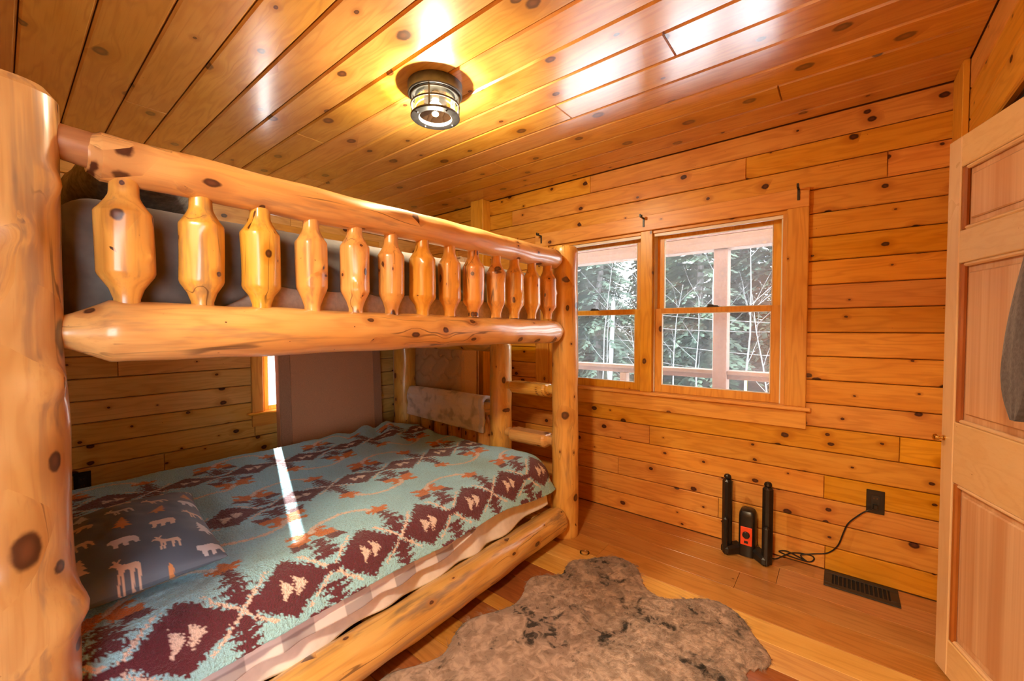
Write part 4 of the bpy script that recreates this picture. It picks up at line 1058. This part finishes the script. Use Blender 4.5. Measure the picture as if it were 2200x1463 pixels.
def needle_mat():
    t = NT('pine_needles'); rv = t.n('ShaderNodeObjectInfo').outputs['Random']; n = t.noise(t.pos(), 1.2, 3)
    return t.pbr(t.mix(t.ss(n, .3, .7), (.032,.055,.038), t.mix(rv, (.072,.10,.062), (.055,.095,.07))), .8)
M_need = needle_mat(); M_bark = plain('grey_bark', (.10,.09,.085), .9, nscale=8, namp=.4); M_birch = plain('pale_bark', (.095,.09,.088), .8, nscale=10, namp=.25)
def gz(x, y): return -1.3+.35*fbm(x, y, .12, 2)+max(0, (y-10)*.045)
def conifer(x, y, h, seed, lab):
    r = random.Random(seed); z0 = gz(x, y)-.1; e = empty('pine_tree', (x, y, z0), lab, 'tree', 'evergreens beyond the porch')
    m = MB(); m.add(*tube([(x+.1*r.uniform(-1,1)*k, y, z0+h*k/6) for k in range(7)], [.02*h*(1-k/6.6) for k in range(7)], 10)); m.build('trunk', M_bark, e, True)
    V = []; F = []; nl = int(h*3.6); rb = h*.14+.35
    for l in range(nl):
        f = l/nl; z = z0+h*(.10+.90*f); rr = rb*(1-f)**.8+.15; nb = int(7+6*(1-f))
        for b in range(nb):
            th = r.uniform(0, 2*PI); L = rr*r.uniform(.65, 1.15); dx, dy = math.cos(th), math.sin(th); droop = -.18-.25*(1-f); nseg = max(4, int(L/.15))
            for s in range(nseg):
                q = (s+.3)/nseg; px, py, pz = x+dx*L*q, y+dy*L*q, z+droop*L*q*q+.05*L
                for sd2 in (-1, 1, .3, -.4):
                    a = th+sd2*r.uniform(.35, 1.1); l2 = (.20+.24*(1-q))*r.uniform(.7, 1.3); w2 = .055*r.uniform(.7, 1.4)
                    ex_, ey_ = px+math.cos(a)*l2, py+math.sin(a)*l2; ez = pz-.10*r.uniform(.2, 1.6); nxv, nyv = -math.sin(a)*w2, math.cos(a)*w2
                    n = len(V); V += [(px, py, pz), ((px+ex_)/2+nxv, (py+ey_)/2+nyv, (pz+ez)/2+.02), (ex_, ey_, ez), ((px+ex_)/2-nxv, (py+ey_)/2-nyv, (pz+ez)/2-.03)]; F.append((n, n+1, n+2, n+3))
    obj('foliage', V, F, M_need, e); return e
spots = []
for q, (yy, x0, st, hh) in enumerate(((13.0, -12.5, 3.9, 9.5), (16.6, -14.6, 3.9, 12), (20.2, -16.7, 4.1, 14), (24.2, -19, 4.4, 16))):
    for k in range(6 if q < 2 else 7): spots.append((x0+st*k+rnd.uniform(-.3, .3), yy+rnd.uniform(-.2, .2), hh*rnd.uniform(.9, 1.12), q))
TLAB = ('evergreen tree in the front row of the woods behind the bare saplings', 'tall evergreen tree in the second row of the woods', 'tall evergreen tree deep in the woods behind the second row', 'tallest evergreen tree at the back of the woods')
for k, (x, y, h, q) in enumerate(spots): conifer(x, y, h, 100+k, TLAB[q])
for k, (x, y, h) in enumerate([(-9, 4.6, 9), (-12.5, 7.5, 10), (-8.6, 8.6, 9)]): conifer(x, y, h, 140+k, 'unseen evergreen tree added past the porch end to block the sun')  # trees out of view, added to keep low sun off the closet door
def bare_tree(x, y, h, seed, lab):
    r = random.Random(seed); z0 = gz(x, y)-.1; m = MB()
    def br(p, d, L, rad, dep):
        pts = [p]; q = Vector(p); dd = Vector(d); n = 4
        for k in range(n):
            dd = (dd+Vector((r.uniform(-.12,.12), r.uniform(-.12,.12), .04))).normalized(); q = q+dd*L/n; pts.append(q.copy())
        m.add(*tube(pts, [rad*(1-.75*k/n) for k in range(n+1)], 6 if dep else 8))
        if dep < 2:
            for k in range(7 if dep == 0 else 4):
                t = r.uniform(.3, 1) if dep == 0 else r.uniform(.2, .95); i = min(n-1, int(t*n)); p2 = pts[i].lerp(pts[i+1], t*n-i)
                th = r.uniform(0, 2*PI); d2_ = (dd*.6+Vector((math.cos(th), math.sin(th), .35))).normalized(); br(p2, d2_, L*r.uniform(.22, .38), rad*.38*(1.1-t*.5), dep+1)
    br(Vector((x, y, z0)), Vector((0, 0, 1)), h, .0048*h+.008, 0)
    o = m.build('bare_sapling', M_birch, None, True); tag(o, lab, 'tree', 'bare saplings in front of the evergreens')
for k, (x, y, h) in enumerate([(-5.2,9,5.5),(-4.2,8.2,3.6),(-3.0,10,5),(-2.0,8.6,3.4),(-1.2,10.5,5.2),(-.3,9,4),(.6,8.4,3.6),(1.3,10,5.4),(2.0,9.2,3.8),(-6.4,10.5,6),(-.8,7.6,2.8),(.2,11.5,5.5),(2.9,10.5,5)]):
    bare_tree(x, y, h, 200+k, 'pale bare sapling growing in front of the evergreens')
M_polew = plain('weathered_white_pole', (.30,.30,.31), .7, nscale=5)
pb = at_y(1312, 800, 12)
pe = empty('utility_pole', (pb.x, 12, gz(pb.x, 12)), 'white utility pole standing among the trees beyond the porch', 'pole')
m = MB(); m.add(*tube([(pb.x-.05, 12, gz(pb.x, 12)-.2), (pb.x+.1, 12, 2.30)], [.085, .075], 14)); m.build('shaft', M_polew, pe, True)
m = MB(); m.add(*tube([(pb.x+.1, 12, 2.30), (pb.x+.1, 12, 2.45)], [.035, .02], 10)); m.build('finial', M_polew, pe, True)
for k, (z, dz) in enumerate(((1.9, .5), (1.35, -.15), (.85, .25), (.2, .1))):
    m = MB(); m.add(*curve_tube([(pb.x-9, 12.3, z+dz), (pb.x-4, 12.2, z-.08), (pb.x, 12.12, z), (pb.x+5, 11, z-.25-dz*.4), (pb.x+11, 9.6, z-.1-dz)], .012, 5, 5)); m.build('wire', M_bark, pe)
yp = on(1602, 828, 1, 9.0); m = MB(); m.add(*tube([(yp.x, 9, gz(yp.x, 9)-.1), (yp.x, 9, yp.z+.12)], [.03, .03], 10)); o = m.build('marker_post', plain('yellow_paint', (.75,.6,.15), .5, nscale=9)); tag(o, 'short yellow marker post beyond the porch railing', 'post')
